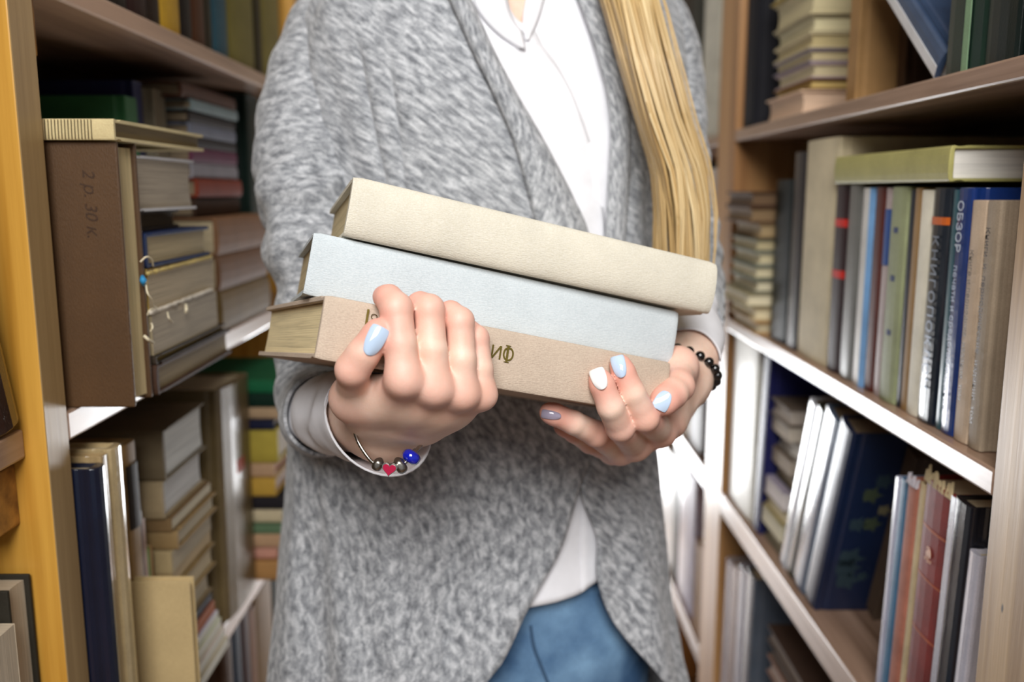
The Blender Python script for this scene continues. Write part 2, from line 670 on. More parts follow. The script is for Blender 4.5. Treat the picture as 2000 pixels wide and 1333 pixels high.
lettering(hb_low, 'СССР', 0.0050, (84, 70, 34), 0.0286, False, 0.0022, 0.2, 0, -1, yc=.006, spacing=0.95)
gb_ = mesh_obj('gilt_rule', [(-.0022, -.002, .0243), (-.0022, .0145, .0243), (-.0022, .0145, .0256), (-.0022, -.002, .0256)], [(0, 1, 2, 3)], plain_mat('spine_lettering', (126, 112, 50), .4, .3), hb_low)
gb_.modifiers.new('solid', 'SOLIDIFY').thickness = .0004


def clear(upper, lower):
    """lift an upper book until none of its lower board dips into the book below"""
    W, T, H = upper['dims']
    Mu, Ml = upper.matrix_world, lower.matrix_world.inverted()
    Tl, Wl, Hl = lower['dims'][1], lower['dims'][0], lower['dims'][2]
    low = 1e9
    for i in range(13):
        for k in range(13):
            q = Ml @ (Mu @ Vector((W * i / 12, -T / 2, H * k / 12)))
            if -.002 < q.x < Wl and -.002 < q.z < Hl:
                low = min(low, q.y - Tl / 2)
    if low < .0004:
        upper.matrix_world = Matrix.Translation((Ml.inverted().to_3x3() @ Vector((0, 1, 0))) * (.0004 - low)) @ Mu
    return low


bpy.context.view_layer.update()
print('CLEAR', clear(hb_mid, hb_low))
bpy.context.view_layer.update()
print('CLEAR', clear(hb_top, hb_mid))
bpy.context.view_layer.update()
# ================================================================ books on the shelves
ZLT, ZLM, ZLL, ZLB = Z0 + .151, Z0 - .159, Z0 - .486, Z0 - .80
ZRT, ZRM, ZRL, ZRB = Z0 + .086, Z0 - .187, Z0 - .460, Z0 - .78
TANP, GREYP, WHITEP, YELP, DULLP = (186, 170, 138), (178, 166, 150), (226, 222, 214), (196, 168, 104), (120, 104, 82)

# ---- right bookcase, middle shelf: row of spines (picture columns measured at row 570)
gR = 'row of upright books on the right middle shelf'
row = [
    ('grey beige spine with long printed title next to the pine post', 1917, 1944, 392, (158, 142, 122), dict(rough=.6)),
    ('light beige spine with small printed title between grey beige and bright blue spines', 1887.5, 1917, 392, (192, 170, 146), dict(rough=.6)),
    ('bright blue spine with white lettering beside the light beige book', 1860, 1887, 368, (22, 50, 112), dict(rough=.25, coat=.7)),
    ('narrow teal spine between the bright blue and the navy lettered books', 1848.5, 1860, 372, (38, 84, 96), dict(rough=.35, coat=.5)),
    ('black navy spine with silver lettering and an orange band near its top', 1812.5, 1848, 368, (16, 26, 38), dict(rough=.22, coat=.8)),
    ('cream white worn spine between tan and black navy books', 1789, 1812, 372, (226, 220, 202), dict(rough=.6)),
    ('thin tan spine left of the cream white worn one', 1775.5, 1788.5, 368, (150, 118, 76), dict(rough=.6)),
    ('very thin dark spine right of the sage green book', 1766.5, 1775, 372, (40, 42, 50), dict(rough=.4)),
    ('sage green spine with small dark blue marks', 1733, 1766, 366, (142, 148, 112), dict(rough=.55)),
    ('thin pinkish grey spine with blue top beside the sage green book', 1720, 1732.5, 368, (176, 160, 158), dict(rough=.45)),
    ('dark red brown spine under the lying yellow green book', 1701, 1719.5, 366, (84, 34, 24), dict(rough=.5)),
    ('white spine with light blue right edge beside the red brown one', 1677, 1700.5, 368, (214, 212, 208), dict(rough=.4)),
    ('mid grey spine between the white and the red banded books', 1651, 1676.5, 362, (104, 104, 100), dict(rough=.4, coat=.3)),
    ('blackish maroon spine with two red bands beside the wide cream spine', 1625.5, 1650, 362, (44, 22, 24), dict(rough=.5)),
    ('tall wide cream spine left of the lying yellow green book', 1563.5, 1625, 275, (206, 192, 160), dict(rough=.65, W=.20)),
    ('dark grey spine left of the tall wide cream one', 1542.5, 1563, 300, (44, 40, 42), dict(rough=.35, coat=.4)),
    ('thick black green spine at the far end of the row', 1509, 1542, 352, (18, 28, 30), dict(rough=.45)),
]
rb = {}
for lb, a, b, yt, colr, kw in row:
    kw = dict(kw)
    rb[a] = standing('R', lb, a, b, 570, yt, ZRM, colr, group=gR, W=kw.pop('W', random.uniform(.13, .165)),
                     pages=random.choice((TANP, GREYP, WHITEP)), **kw)
k = rb[1917]
lettering(k, 'Книги  и  периодические  издания  том', .0075, (70, 58, 50), .090, True, .004, 0, 0, -1, spacing=1.0)
lettering(rb[1887.5], 'Книга и периодика  издания  том', .007, (84, 70, 58), .088, True, .004, 0, 0, -1, spacing=1.0)
lettering(rb[1860], 'ОБЗОР', .0115, (176, 186, 200), .160, True, .0042, 0, 0, -1)
lettering(rb[1860], 'печати и средства издания', .0085, (150, 162, 182), .075, True, .0042, 0, 0, -1)
lettering(rb[1812.5], 'КНИГОПОКЛОН', .014, (112, 120, 132), .090, True, .0045, .5, 0, -1, spacing=1.2)
spine_band(rb[1812.5], .160, .166, (190, 92, 30), rb[1812.5]['dims'][1], .0041)
for z0 in (.098, .150):
    spine_band(rb[1625.5], z0, z0 + .008, (196, 40, 30), rb[1625.5]['dims'][1], .0041)
spine_band(rb[1720], .12, .17, (44, 76, 140), rb[1720]['dims'][1], .0018)
for z0 in (.06, .108, .15):
    spine_band(rb[1733], z0, z0 + .005, (60, 70, 104), rb[1733]['dims'][1] * .5, .0042)
bl_ = rb[1677]
o = mesh_obj('blue_edge', *(lambda T, H: ([(-.001, -T / 2 - .0001, 0), (.012, -T / 2 - .0001, 0), (.012, -T / 2 - .0001, H), (-.001, -T / 2 - .0001, H),
                                           (-.0036, -T / 4, 0), (-.0036, -T / 4, H)], [(0, 1, 2, 3), (4, 0, 3, 5)]))(bl_['dims'][1], bl_['dims'][2]),
             cloth_mat((120, 166, 214), .4), bl_)
o.modifiers.new('solid', 'SOLIDIFY').thickness = .0003

ytop_book = flat('R', 'A', 'yellow green book lying flat across the tops of the upright books', XR + .006, onX(1841, 340, XR).y, Z0 + .0065,
                 .027, .135, onX(1621, 340, XR).y - onX(1841, 340, XR).y, (170, 164, 102), pages=WHITEP, rough=.5, bulge=.002)

# pile standing out at the far end of the same shelf
gst = 'pile of lying books beside the far pine upright'
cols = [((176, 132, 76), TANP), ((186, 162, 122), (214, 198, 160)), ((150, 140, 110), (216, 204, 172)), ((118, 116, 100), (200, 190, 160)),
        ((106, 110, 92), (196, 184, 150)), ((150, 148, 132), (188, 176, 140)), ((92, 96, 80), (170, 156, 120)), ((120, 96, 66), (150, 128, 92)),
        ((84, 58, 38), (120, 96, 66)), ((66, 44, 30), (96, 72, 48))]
nm = ['orange tan lying book at the bottom of the pile by the far upright', 'cream lying book second from the bottom of the pile by the far upright',
      'putty lying book third from the bottom of the pile by the far upright', 'grey olive lying book fourth from the bottom of the pile by the far upright',
      'grey green lying book fifth from the bottom of the pile by the far upright', 'pale grey lying book in the middle of the pile by the far upright',
      'olive grey lying book fourth from the top of the pile by the far upright', 'light brown lying book third from the top of the pile by the far upright',
      'brown lying book second from the top of the pile by the far upright', 'dark brown lying book topmost of the pile by the far upright']
it = []
for (cv, pg), n_ in zip(cols, nm):
    it.append((n_, 'B', random.uniform(.0165, .0205), .16, .125, cv, pg, True, random.uniform(-.008, .012), random.uniform(-.004, .004), 0))
stack('R', .315, 1.155, ZRM, it, gst)

# ---- right bookcase, top shelf
g = 'pile of lying books on the right top shelf'
cols = [((206, 176, 150), (206, 176, 150)), ((120, 84, 36), YELP), ((170, 150, 150), (190, 176, 140)), ((120, 110, 120), (186, 170, 130)),
        ((190, 176, 140), (176, 160, 116)), ((156, 146, 116), (200, 190, 152)), ((176, 164, 130), (190, 178, 140)), ((150, 130, 60), (196, 184, 150)), ((70, 110, 84), (160, 140, 70))]
nm = ['pinkish lying book at the bottom of the pile on the right top shelf', 'ochre lying book second from the bottom on the right top shelf',
      'lilac grey lying book third from the bottom on the right top shelf', 'dull violet lying book fourth from the bottom on the right top shelf',
      'cream lying book in the middle of the pile on the right top shelf', 'putty lying book fourth from the top on the right top shelf',
      'thick cream grey lying book third from the top on the right top shelf', 'mustard lying book second from the top on the right top shelf',
      'green lying book topmost of the pile on the right top shelf']
ths = [.030, .012, .018, .016, .018, .020, .034, .018, .02]
it = [(n_, 'B', t_, .16, .14, cv, pg, True, random.uniform(0, .012), random.uniform(-.006, .006), 0) for n_, t_, (cv, pg) in zip(nm, ths, cols)]
stack('R', XR + .012, 1.075, ZRT, it, g)
standing('R', 'black upright book squeezed between the pile and the far upright', 1455, 1476, 180, -60, ZRT, (24, 24, 30), W=.18, pages=DULLP)
# tan board-covered book that faces the camera, a thin one behind it
book('tan brown book standing with its cover towards the camera on the right top shelf', .19, .022, .27,
     frame((XR + .022, .945, ZRT + .0004), (1, 0.06, 0), (0.0, 0, 1)), (158, 122, 78), DULLP, rough=.7)
book('dark brown book leaning behind the shiny blue one on the right top shelf', .17, .018, .25,
     frame((XR + .06, .9165, ZRT + .0005), (1, 0, 0), (0, 0, 1)), (74, 54, 38), DULLP, rough=.7)
al = R(52)
book('blue book with shiny white edge highlight leaning far over on the right top shelf',   .17, .026, .20,
     frame((XR + .014, .732, ZRT + .013 * math.sin(al) + .0005), (1, 0, 0), (0, math.sin(al), math.cos(al))), (60, 78, 106), WHITEP, rough=.2, coat=.9, bulge=.004)
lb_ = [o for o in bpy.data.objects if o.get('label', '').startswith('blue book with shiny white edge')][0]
q = mesh_obj('white_edge_highlight', [(.004, .0132, 0), (-.0008, .0132, 0), (-.0036, .0095, 0), (-.0046, .000, 0), (.004, .0132, .20), (-.0008, .0132, .20), (-.0036, .0095, .20), (-.0046, .000, .20)],
             [(0, 1, 5, 4), (1, 2, 6, 5), (2, 3, 7, 6)], cloth_mat((236, 238, 242), .15, coat=1.0), lb_)  # reflection along the spine edge, put into the colour as a white strip
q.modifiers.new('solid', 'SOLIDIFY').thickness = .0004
b_ = standing('R', 'dark green upright book with pale green stripe on the right top shelf', 1850, 1926, 110, -150, ZRT, (20, 44, 36), W=.18, pages=DULLP, rough=.35, coat=.4)
_T = b_['dims'][1]
o = mesh_obj('spine_stripe', [(-.0047, -_T * .22, .0), (-.0048, -_T * .08, .0), (-.0048, -_T * .08, .25), (-.0047, -_T * .22, .25)], [(0, 1, 2, 3)], cloth_mat((128, 158, 124), .5), b_)
o.modifiers.new('solid', 'SOLIDIFY').thickness = .0006
standing('R', 'blackish green upright book nearest the pine post on the right top shelf', 1927, 1990, 110, -150, ZRT, (12, 26, 24), W=.19, pages=DULLP, rough=.4, coat=.3)

# ---- right bookcase, lower shelf, near the post: measured at row 1150
ln = R(-3)
gl = 'upright books on the right lower shelf near the post'
t_ = standing('R', 'narrow book with shiny white edge inside a dark brown jacket beside the post', 1886, 1908, 1150, 1075, ZRL, (196, 194, 206), lean=ln, W=.15, rough=.18, coat=.9, group=gl)
t_ = standing('R', 'black upright book with grey spine highlight right of the red book', 1848, 1885, 1150, 968, ZRL, (28, 28, 34), lean=ln, W=.17, rough=.2, coat=.9, group=gl)
o = mesh_obj('spine_strip', [(-.0046, .004, 0), (-.0046, .0115, 0), (-.0046, .0115, t_['dims'][2]), (-.0046, .004, t_['dims'][2])], [(0, 1, 2, 3)], cloth_mat((150, 150, 164), .2, coat=.8), t_)  # grey highlight on the black spine, painted as a strip
o.modifiers.new('solid', 'SOLIDIFY').thickness = .0005
red = standing('R', 'thick faded red upright book with worn top on the right lower shelf', 1790, 1846, 1150, 936, ZRL, (128, 44, 38), lean=ln, W=.17, rough=.6, var=.35, group=gl)
for z0, hh in ((.045, .002), (.10, .0015), (.148, .0015), (.19, .002)):
    spine_band(red, z0, z0 + hh, (176, 96, 64), red['dims'][1], .0041)
lettering(red, '❦', .016, (186, 120, 74), .17, False, .0045)
def torn_head(bk, n, seed, colr):
    """ragged cloth and paper standing up at the head of a worn spine"""
    W_, T_, H_ = bk['dims']
    rr = random.Random(seed)
    vs_, fs = [], []
    for i in range(n):
        y0_ = -T_ / 2 + T_ * (i + rr.uniform(0, .4)) / n
        y1_ = y0_ + T_ / n * rr.uniform(.7, 1.1)
        y1_ = min(y1_, T_ / 2)
        hgt = rr.uniform(.003, .011)
        x0_ = -.0042 * math.cos(1.3 * (y0_ / T_))
        b0 = len(vs_)
        q = [(x0_, y0_, H_ - .004), (x0_, y1_, H_ - .004), (x0_ + rr.uniform(-.001, .002), (y0_ + y1_) / 2 + rr.uniform(-.002, .002), H_ + hgt)]
        vs_ += q + [(x + .0022, y, z) for x, y, z in q]
        fs += [(b0, b0 + 1, b0 + 2), (b0 + 5, b0 + 4, b0 + 3), (b0, b0 + 3, b0 + 4, b0 + 1), (b0 + 1, b0 + 4, b0 + 5, b0 + 2), (b0 + 2, b0 + 5, b0 + 3, b0)]
    mesh_obj('torn_head', vs_, fs, cloth_mat(colr, .9, .35, 0, True, .6), bk)


torn_head(red, 9, 5, (206, 186, 146))
standing('R', 'thin cream spine between the red and the salmon books', 1777, 1789.5, 1150, 930, ZRL, (206, 184, 142), lean=ln, W=.16, rough=.7, group=gl, var=.3)
sal = standing('R', 'worn salmon pink spine right of the blue book on the lower shelf', 1755, 1776.5, 1150, 925, ZRL, (176, 112, 92), lean=ln, W=.165, rough=.7, var=.35, group=gl)
torn_head(sal, 5, 8, (196, 190, 196))
standing('R', 'slim faded blue spine beside the salmon book on the lower shelf', 1740, 1754.5, 1150, 922, ZRL, (66, 112, 146), lean=ln, W=.165, rough=.5, var=.3, group=gl)
standing('R', 'slim pale lilac spine at the left end of the red book row', 1729, 1739.5, 1150, 918, ZRL, (178, 182, 204), lean=ln, W=.165, rough=.25, coat=.7, group=gl)

# leaning blue run further along, measured at row 1020
gb = 'leaning blue books on the right lower shelf'
la = R(-19)
lean_run = [
    ('navy book with floral cover leaning at the front of the blue run', 1602, 1632, 812, (16, 32, 62), dict(rough=.4, coat=.2)),
    ('shiny blue grey book leaning second in the blue run', 1571, 1601.5, 806, (84, 104, 128), dict(rough=.18, coat=.9)),
    ('dark green book leaning between the blue grey and white books', 1554, 1570.5, 806, (22, 42, 36), dict(rough=.2, coat=.8)),
    ('white shiny book leaning at the far side of the blue run', 1538, 1553.5, 806, (206, 212, 222), dict(rough=.15, coat=.9)),
]
for lb, a, b, yt, colr, kw in lean_run:
    q = standing('R', lb, a, b, 1020, yt, ZRL, colr, lean=la, W=.17, H=.236, pages=DULLP, group=gb, **kw)
    if a == 1602:
        W_, T_, H_ = q['dims']
        sd = -1
        rr = random.Random(3)
        for k in range(9):
            ox, oz, rad = rr.uniform(.012, .06), rr.uniform(.04, .19), rr.uniform(.006, .013)
            pv = [(ox, -T_ / 2 - .0002, oz)]
            for i in range(11):
                aa = i / 11 * 2 * math.pi
                r_ = rad * (1 + .35 * math.cos(5 * aa))
                pv.append((ox + r_ * math.cos(aa), -T_ / 2 - .0002, oz + r_ * math.sin(aa)))
            fl = mesh_obj('printed_flower', pv, [(0, i + 1, (i + 1) % 11 + 1) for i in range(11)],
                          cloth_mat(rr.choice(((112, 106, 80), (66, 76, 58), (120, 110, 88), (46, 62, 70))), .5), q)
            fl.modifiers.new('solid', 'SOLIDIFY').thickness = .0002
        yn = q.matrix_world @ Vector((0, -T_ / 2, 0))
        book('brown grey book leaning on the navy floral one', .16, .022, .215,
             frame((XR + .066, yn.y - .013 / math.cos(la), ZRL + .011 * abs(math.sin(la)) + .0006), (1, 0, 0), (0, math.sin(la), math.cos(la))), (92, 76, 62), DULLP, rough=.7)

# pile of flat volumes and white books at the far end of this shelf
gp = 'pile of lying books on the right lower shelf'
nm = ['grey lying book at the bottom of the pile beyond the blue books', 'cream lying book low in the pile beyond the blue books',
      'yellowish lying book third from the bottom beyond the blue books', 'pale lilac lying book fourth from the bottom beyond the blue books',
      'dark lying book in the middle of the pile beyond the blue books', 'brown grey lying book fourth from the top beyond the blue books',
      'white grey lying book third from the top beyond the blue books', 'taupe lying book second from the top beyond the blue books',
      'grey lying book topmost of the pile beyond the blue books']
cols = [((120, 112, 96), (150, 138, 110)), ((176, 164, 130), (206, 196, 166)), ((150, 134, 84), (206, 190, 150)), ((170, 160, 176), (210, 200, 196)), ((60, 54, 50), (160, 146, 120)),
        ((110, 92, 76), (170, 156, 140)), ((150, 142, 132), (206, 200, 190)), ((120, 104, 90), (184, 172, 156)), ((104, 92, 80), (170, 158, 146))]
it = [(n_, 'B', random.uniform(.019, .0235), .15, .086, cv, pg, i % 2 == 0, random.uniform(0, .016), random.uniform(-.003, .003), 0) for i, (n_, (cv, pg)) in enumerate(zip(nm, cols))]
stack('R', XR + .012, 1.066, ZRL, it, gp)
standing('R', 'navy upright book right of the big white one on the lower shelf', 1485, 1498, 850, 690, ZRL, (34, 36, 84), W=.17, lean=R(-4), rough=.4)
wb = standing('R', 'big white upright book beside the far pine upright', 1426, 1477, 850, 655, ZRL, (216, 212, 196), W=.18, rough=.45, coat=.2)
lettering(wb, '❦', .02, (110, 176, 120), .07, False, .004)

# ---- right bookcase, bottom compartment, measured at row 1250
gbt = 'upright books in the right bottom compartment'
for lb, a, b, yt, colr, kw in [
        ('slate grey shiny spine left in the right bottom compartment', 1400, 1412, 1085, (104, 110, 122), dict(rough=.18, coat=.8)),
        ('lilac white shiny spine in the right bottom compartment', 1412.5, 1424, 1085, (186, 178, 186), dict(rough=.18, coat=.8)),
        ('brownish pink shiny spine in the right bottom compartment', 1424.5, 1438, 1095, (150, 130, 128), dict(rough=.2, coat=.8)),
        ('white grey shiny spine in the right bottom compartment', 1438.5, 1452, 1100, (176, 176, 190), dict(rough=.16, coat=.9)),
        ('dark slate spine beside the pile in the right bottom compartment', 1452.5, 1470, 1110, (84, 92, 104), dict(rough=.2, coat=.8))]:
    standing('R', lb, a, b, 1250, yt, ZRB, colr, lean=R(-2), W=.16, group=gbt, **kw)
nm = ['cream lying book at the bottom of the lowest right pile', 'reddish lying book second from the bottom of the lowest right pile', 'light grey lying book third from the bottom of the lowest right pile',
      'dark green edged lying book in the lowest right pile', 'beige lying book above the dark green edged one', 'brown lying book fourth from the top of the lowest right pile',
      'pinkish brown lying book third from the top of the lowest right pile', 'grey brown lying book second from the top of the lowest right pile', 'dark brown lying book topmost of the lowest right pile']
cols = [((176, 160, 130), TANP), ((140, 70, 56), (190, 150, 130)), ((170, 166, 156), WHITEP), ((24, 56, 44), (60, 70, 56)), ((176, 158, 132), (196, 180, 150)), ((110, 84, 62), (150, 128, 104)),
        ((130, 96, 80), (160, 136, 120)), ((100, 84, 72), (140, 124, 110)), ((72, 54, 44), (110, 92, 76))]
it = [(n_, 'B', random.uniform(.021, .026), .15, .24, cv, pg, True, random.uniform(0, .014), random.uniform(-.003, .003), 0) for n_, (cv, pg) in zip(nm, cols)]
stack('R', XR + .012, .87, ZRB, it, 'lowest pile of lying books on the right')

# ---- right bookcase, bay beyond the far upright (seen past her arm)
for lb, a, b, rw, yt, zb, colr, kw in [
        ('white upright book with green mark beyond the far upright', 1373, 1402, 150, -80, ZRT, (206, 204, 190), dict(rough=.4)),
        ('black green upright book beyond the white one on the top shelf', 1348, 1372.5, 150, -40, ZRT, (36, 40, 34), dict(rough=.5)),
        ('dark brown upright book furthest right of her shoulder on the top shelf', 1322, 1347.5, 150, -40, ZRT, (52, 44, 36), dict(rough=.5)),
        ('pale grey upright book behind her hair beyond the far upright', 1384, 1400, 430, 330, ZRM, (190, 182, 176), dict(rough=.5)),
        ('dark teal upright book behind her hair beyond the far upright', 1366, 1383, 430, 320, ZRM, (44, 56, 54), dict(rough=.5)),
        ('dark brown upright book behind her white cuff', 1352, 1378, 720, 630, ZRL, (66, 50, 36), dict(rough=.5)),
        ('ochre brown upright book seen below her white cuff', 1326, 1351.5, 720, 640, ZRL, (150, 120, 74), dict(rough=.6)),
        ('tan upright book half hidden by her left hand', 1302, 1325.5, 720, 650, ZRL, (130, 104, 70), dict(rough=.6)),
        ('white lilac upright book under the far lower shelf', 1330, 1348, 940, 885, ZRB, (214, 210, 224), dict(rough=.3, coat=.5)),
        ('black green narrow upright book under the far lower shelf', 1318, 1329.5, 940, 850, ZRB, (28, 40, 34), dict(rough=.4)),
        ('broad white upright book just below her left hand', 1272, 1317.5, 940, 860, ZRB, (232, 232, 232), dict(rough=.35, coat=.4)),
        ('pale violet narrow upright book beyond the far upright', 1349, 1362, 940, 930, ZRB, (176, 170, 190), dict(rough=.4)),
        ('brown upright book close to the far upright in its bottom bay', 1363, 1381, 1000, 1070, ZRB, (150, 112, 70), dict(rough=.6))]:
    standing('R', lb, a, b, rw, yt, zb, colr, W=.15, **kw)

# ================================================================ left bookcase
# ---- top shelf, row at 60
gT = 'upright books on the left top shelf'
for lb, a, b, yt, colr, kw in [
        ('very dark upright book furthest left on the left top shelf', 205, 248, -260, (26, 22, 20), {}),
        ('dark maroon upright book left of the yellow one', 249, 286, -250, (44, 26, 24), {}),
        ('dark brown upright book touching the yellow spine', 286.5, 311, -240, (40, 30, 24), {}),
        ('yellow spine on the left top shelf', 312, 350, -260, (190, 150, 48), dict(rough=.55)),
        ('black upright book right of the yellow spine', 350.5, 372, -240, (30, 26, 24), {}),
        ('rust brown upright book on the left top shelf', 372.5, 398, -240, (74, 44, 26), {}),
        ('dark olive narrow upright book left of the blue one', 398.5, 412, -230, (44, 40, 28), {}),
        ('petrol blue upright book on the left top shelf', 412.5, 442, -240, (40, 78, 92), {}),
        ('wide olive green upright book near her shoulder', 442.5, 494, -200, (112, 104, 48), dict(rough=.5)),
        ('dark olive brown upright book between two olive green ones', 494.5, 508, -200, (50, 44, 26), {}),
        ('second wide olive green upright book closest to her shoulder', 508.5, 545, -200, (122, 112, 56), dict(rough=.5))]:
    kw.setdefault('rough', .5)
    standing('L', lb, a, b, 60, yt, ZLT, colr, W=.17, group=gT, **kw)

# ---- middle shelf: brown book that stands out past the upright
bw_y = 0.647
brown = cloth_mat((84, 58, 32), .55, .14, .03, True, .5)
zt = onY(150, 276, bw_y).z
zb_ = ZLM + .0006
TB = 0.035
xfore = onY(247, 560, bw_y).x
bb = book('large brown cloth book standing out past the yellow upright', .185, TB, zt - zb_, frame((xfore - .185, bw_y + TB / 2, zb_), (1, .0, 0), (0, 0, 1)),
          brown, (206, 186, 142), hard=True, c=.0035, bulge=.003, bw=.0012)
# stamped price on its cover: reads downwards
cu_ = bpy.data.curves.new('stamped_price', 'FONT')
cu_.body, cu_.size, cu_.extrude, cu_.align_x, cu_.align_y, cu_.shear = '2 р. 30 к.', .0125, .00035, 'CENTER', 'CENTER', .25
t_ = bpy.data.objects.new('tmp', cu_)
COL.objects.link(t_)
me = bpy.data.meshes.new_from_object(t_.evaluated_get(bpy.context.evaluated_depsgraph_get()))
bpy.data.objects.remove(t_)
me.name = 'stamped_price'
me.materials.clear()
me.materials.append(cloth_mat((66, 47, 34), .42, .1, .2))
pz = onY(176, 398, bw_y)
st = link(bpy.data.objects.new('stamped_price', me), bb)
M4 = Matrix((Vector((0, 0, -1)), Vector((1, 0, 0)), Vector((0, -1, 0)))).transposed().to_4x4()
M4.translation = Vector((pz.x, bw_y + .0001, pz.z))
st.matrix_local = bb.matrix_world.inverted() @ M4

# ---- middle shelf: the pile right behind it (heads to the aisle)
gM = 'pile of worn books on the left middle shelf'
X0 = -.279
Y0 = bw_y + TB + .006
pile = [
    ('brown book with tan page edge at the bottom of the worn pile', 'C', .0245, .188, .22, (70, 48, 36), (150, 130, 94), True, .006, 0, 0, dict(c=.003)),
    ('thin dark frayed book above the bottom one of the worn pile', 'C', .007, .175, .21, (60, 50, 40), (170, 146, 84), True, .006, .0, 0),
    ('thick book with frayed white threads in the worn pile', 'C', .034, .158, .21, (176, 160, 128), (178, 164, 142), False, .004, .0, 0),
    ('yellowish frayed book with hanging threads in the worn pile', 'C', .034, .156, .21, (196, 164, 92), (186, 168, 138), False, .003, .0, 0),
    ('book with dark blue covers in the worn pile', 'C', .027, .146, .21, (34, 48, 84), (186, 166, 126), True, .004, .0, 0, dict(c=.003)),
    ('small shadowed book pushed back in the worn pile', 'C', .016, .12, .18, (84, 74, 66), (96, 80, 58), True, -.014, .0, 0),
    ('thick book of wavy grey pages second from the top of the worn pile', 'C', .043, .128, .21, (206, 204, 206), (170, 156, 136), True, .0, .0, 0, dict(c=.0022)),
]
outs = stack('L', X0, Y0, ZLM, pile, gM)
ztop = ZLM + sum(p[2] for p in pile) + .0006
th_cream = .0145
flat('L', 'C', 'cream book with ribbed spine on top of the brown book and the pile', X0 + .005, bw_y - .004, max(ztop, zt + .0006), th_cream, .186, .205,
     (216, 198, 150), pages=(110, 92, 56), rough=.6, group=gM, c=.003, bulge=.001)
cream = [o for o in bpy.data.objects if o.name.startswith('book') and o.get('label', '').startswith('cream book with ribbed')][0]
for i in range(15):
    zz = .157 + i * .0023
    q = mesh_obj('rib_line', [(-.0013, -th_cream * .46, zz), (-.0013, th_cream * .46, zz + .0003), (-.0013, th_cream * .46, zz + .0009), (-.0013, -th_cream * .46, zz + .0006)],
                 [(0, 1, 2, 3)], plain_mat('rib_ink', (92, 76, 48), .7), cream)
    q.modifiers.new('solid', 'SOLIDIFY').thickness = .0003


def tube_mesh(pts, rads, n=8, closed_ends=True, flat_=1.0):
    pts = [Vector(p) for p in pts]
    vs_, fs = [], []
    prev = None
    for i, p in enumerate(pts):
        t = (pts[min(i + 1, len(pts) - 1)] - pts[max(i - 1, 0)]).normalized()
        if prev is None:
            a = t.orthogonal().normalized()
        else:
            a = (prev - t * prev.dot(t)).normalized()
        prev = a
        b = t.cross(a)
        r = rads[i] if isinstance(rads, (list, tuple)) else rads
        for k in range(n):
            an = 2 * math.pi * k / n
            vs_.append(p + a * (r * math.cos(an)) + b * (r * flat_ * math.sin(an)))
    for i in range(len(pts) - 1):
        for k in range(n):
            fs.append((i * n + k, i * n + (k + 1) % n, (i + 1) * n + (k + 1) % n, (i + 1) * n + k))
    if closed_ends:
        fs.append(tuple(reversed(range(n))))
        fs.append(tuple(range((len(pts) - 1) * n, len(pts) * n)))
    return vs_, fs


def wcurve(ps, n=14):
    """smooth curve through points"""
    out = []
    ps = [Vector(p) for p in ps]
    q = [ps[0] * 2 - ps[1]] + ps + [ps[-1] * 2 - ps[-2]]
    for i in range(1, len(q) - 2):
        for k in range(n):
            t = k / n
            a, b, c, d = q[i - 1], q[i], q[i + 1], q[i + 2]
            out.append(.5 * ((2 * b) + (c - a) * t + (2 * a - 5 * b + 4 * c - d) * t * t + (3 * b - a - 3 * c + d) * t ** 3))
    out.append(ps[-1])
    return out


thread_m = plain_mat('frayed_thread', (226, 214, 184), .9)


def thread(parent, pix, X, r=.0007, mat=None):
    ps = wcurve([onX(x, y, X + dx) for x, y, dx in pix], 8)
    v, f_ = tube_mesh(ps, r, 6)
    o = mesh_obj('loose_thread', v, f_, mat or thread_m, parent, True)
    o.matrix_parent_inverse = parent.matrix_world.inverted()
    return o


XT = X0 + .005
yel, thk = outs[3], outs[2]
thread(yel, [(274, 512, 0), (286, 502, .004), (296, 507, .005), (299, 520, .003)], XT)
thread(yel, [(285, 552, .001), (288, 572, .005), (296, 585, .006), (299, 598, .003), (306, 601, .001)], XT)
thread(yel, [(306, 601, .001), (293, 606, .003), (288, 616, .001)], XT)
thread(thk, [(327, 610, .001), (330, 622, .004), (337, 630, .003)], XT)
thread(thk, [(296, 632, .001), (298, 640, .004), (294, 648, .002)], XT)
thread(thk, [(281, 656, .001), (290, 664, .004), (299, 670, .003)], XT, .0012)
thread(thk, [(363, 596, .001), (364, 604, .004), (363, 611, .003)], XT, .0014)
v, f_ = tube_mesh([onX(278, 540, XT), onX(280, 548, XT + .002), onX(279, 558, XT)], [.0014, .0028, .0008], 7)
o = mesh_obj('blue_ribbon', v, f_, plain_mat('ribbon_blue', (40, 140, 196), .6), yel, True)
o.matrix_parent_inverse = yel.matrix_world.inverted()
# frayed crest on the worn spines: a lumpy roll along the upper edge of their head
for bk, yl, yr, colr in ((yel, (286, 535), (412, 502), (206, 182, 116)), (thk, (292, 612), (414, 566), (226, 216, 200))):
    ps = []
    for i in range(40):
        t = i / 39
        p = onX(yl[0] + (yr[0] - yl[0]) * t, yl[1] + (yr[1] - yl[1]) * t, XT - .001)
        ps.append(p + Vector((0.0006 * math.sin(9 * t * 6), 0, .0010 * noise.noise(Vector((t * 30, yl[0], 0))))))
    v, f_ = tube_mesh(ps, [.0016 + .0009 * noise.noise(Vector((i * .9, 3, yl[1]))) for i in range(40)], 7)
    o = mesh_obj('frayed_edge', v, f_, cloth_mat(colr, .9, .3, 0, True, .8), bk, True)
    o.matrix_parent_inverse = bk.matrix_world.inverted()

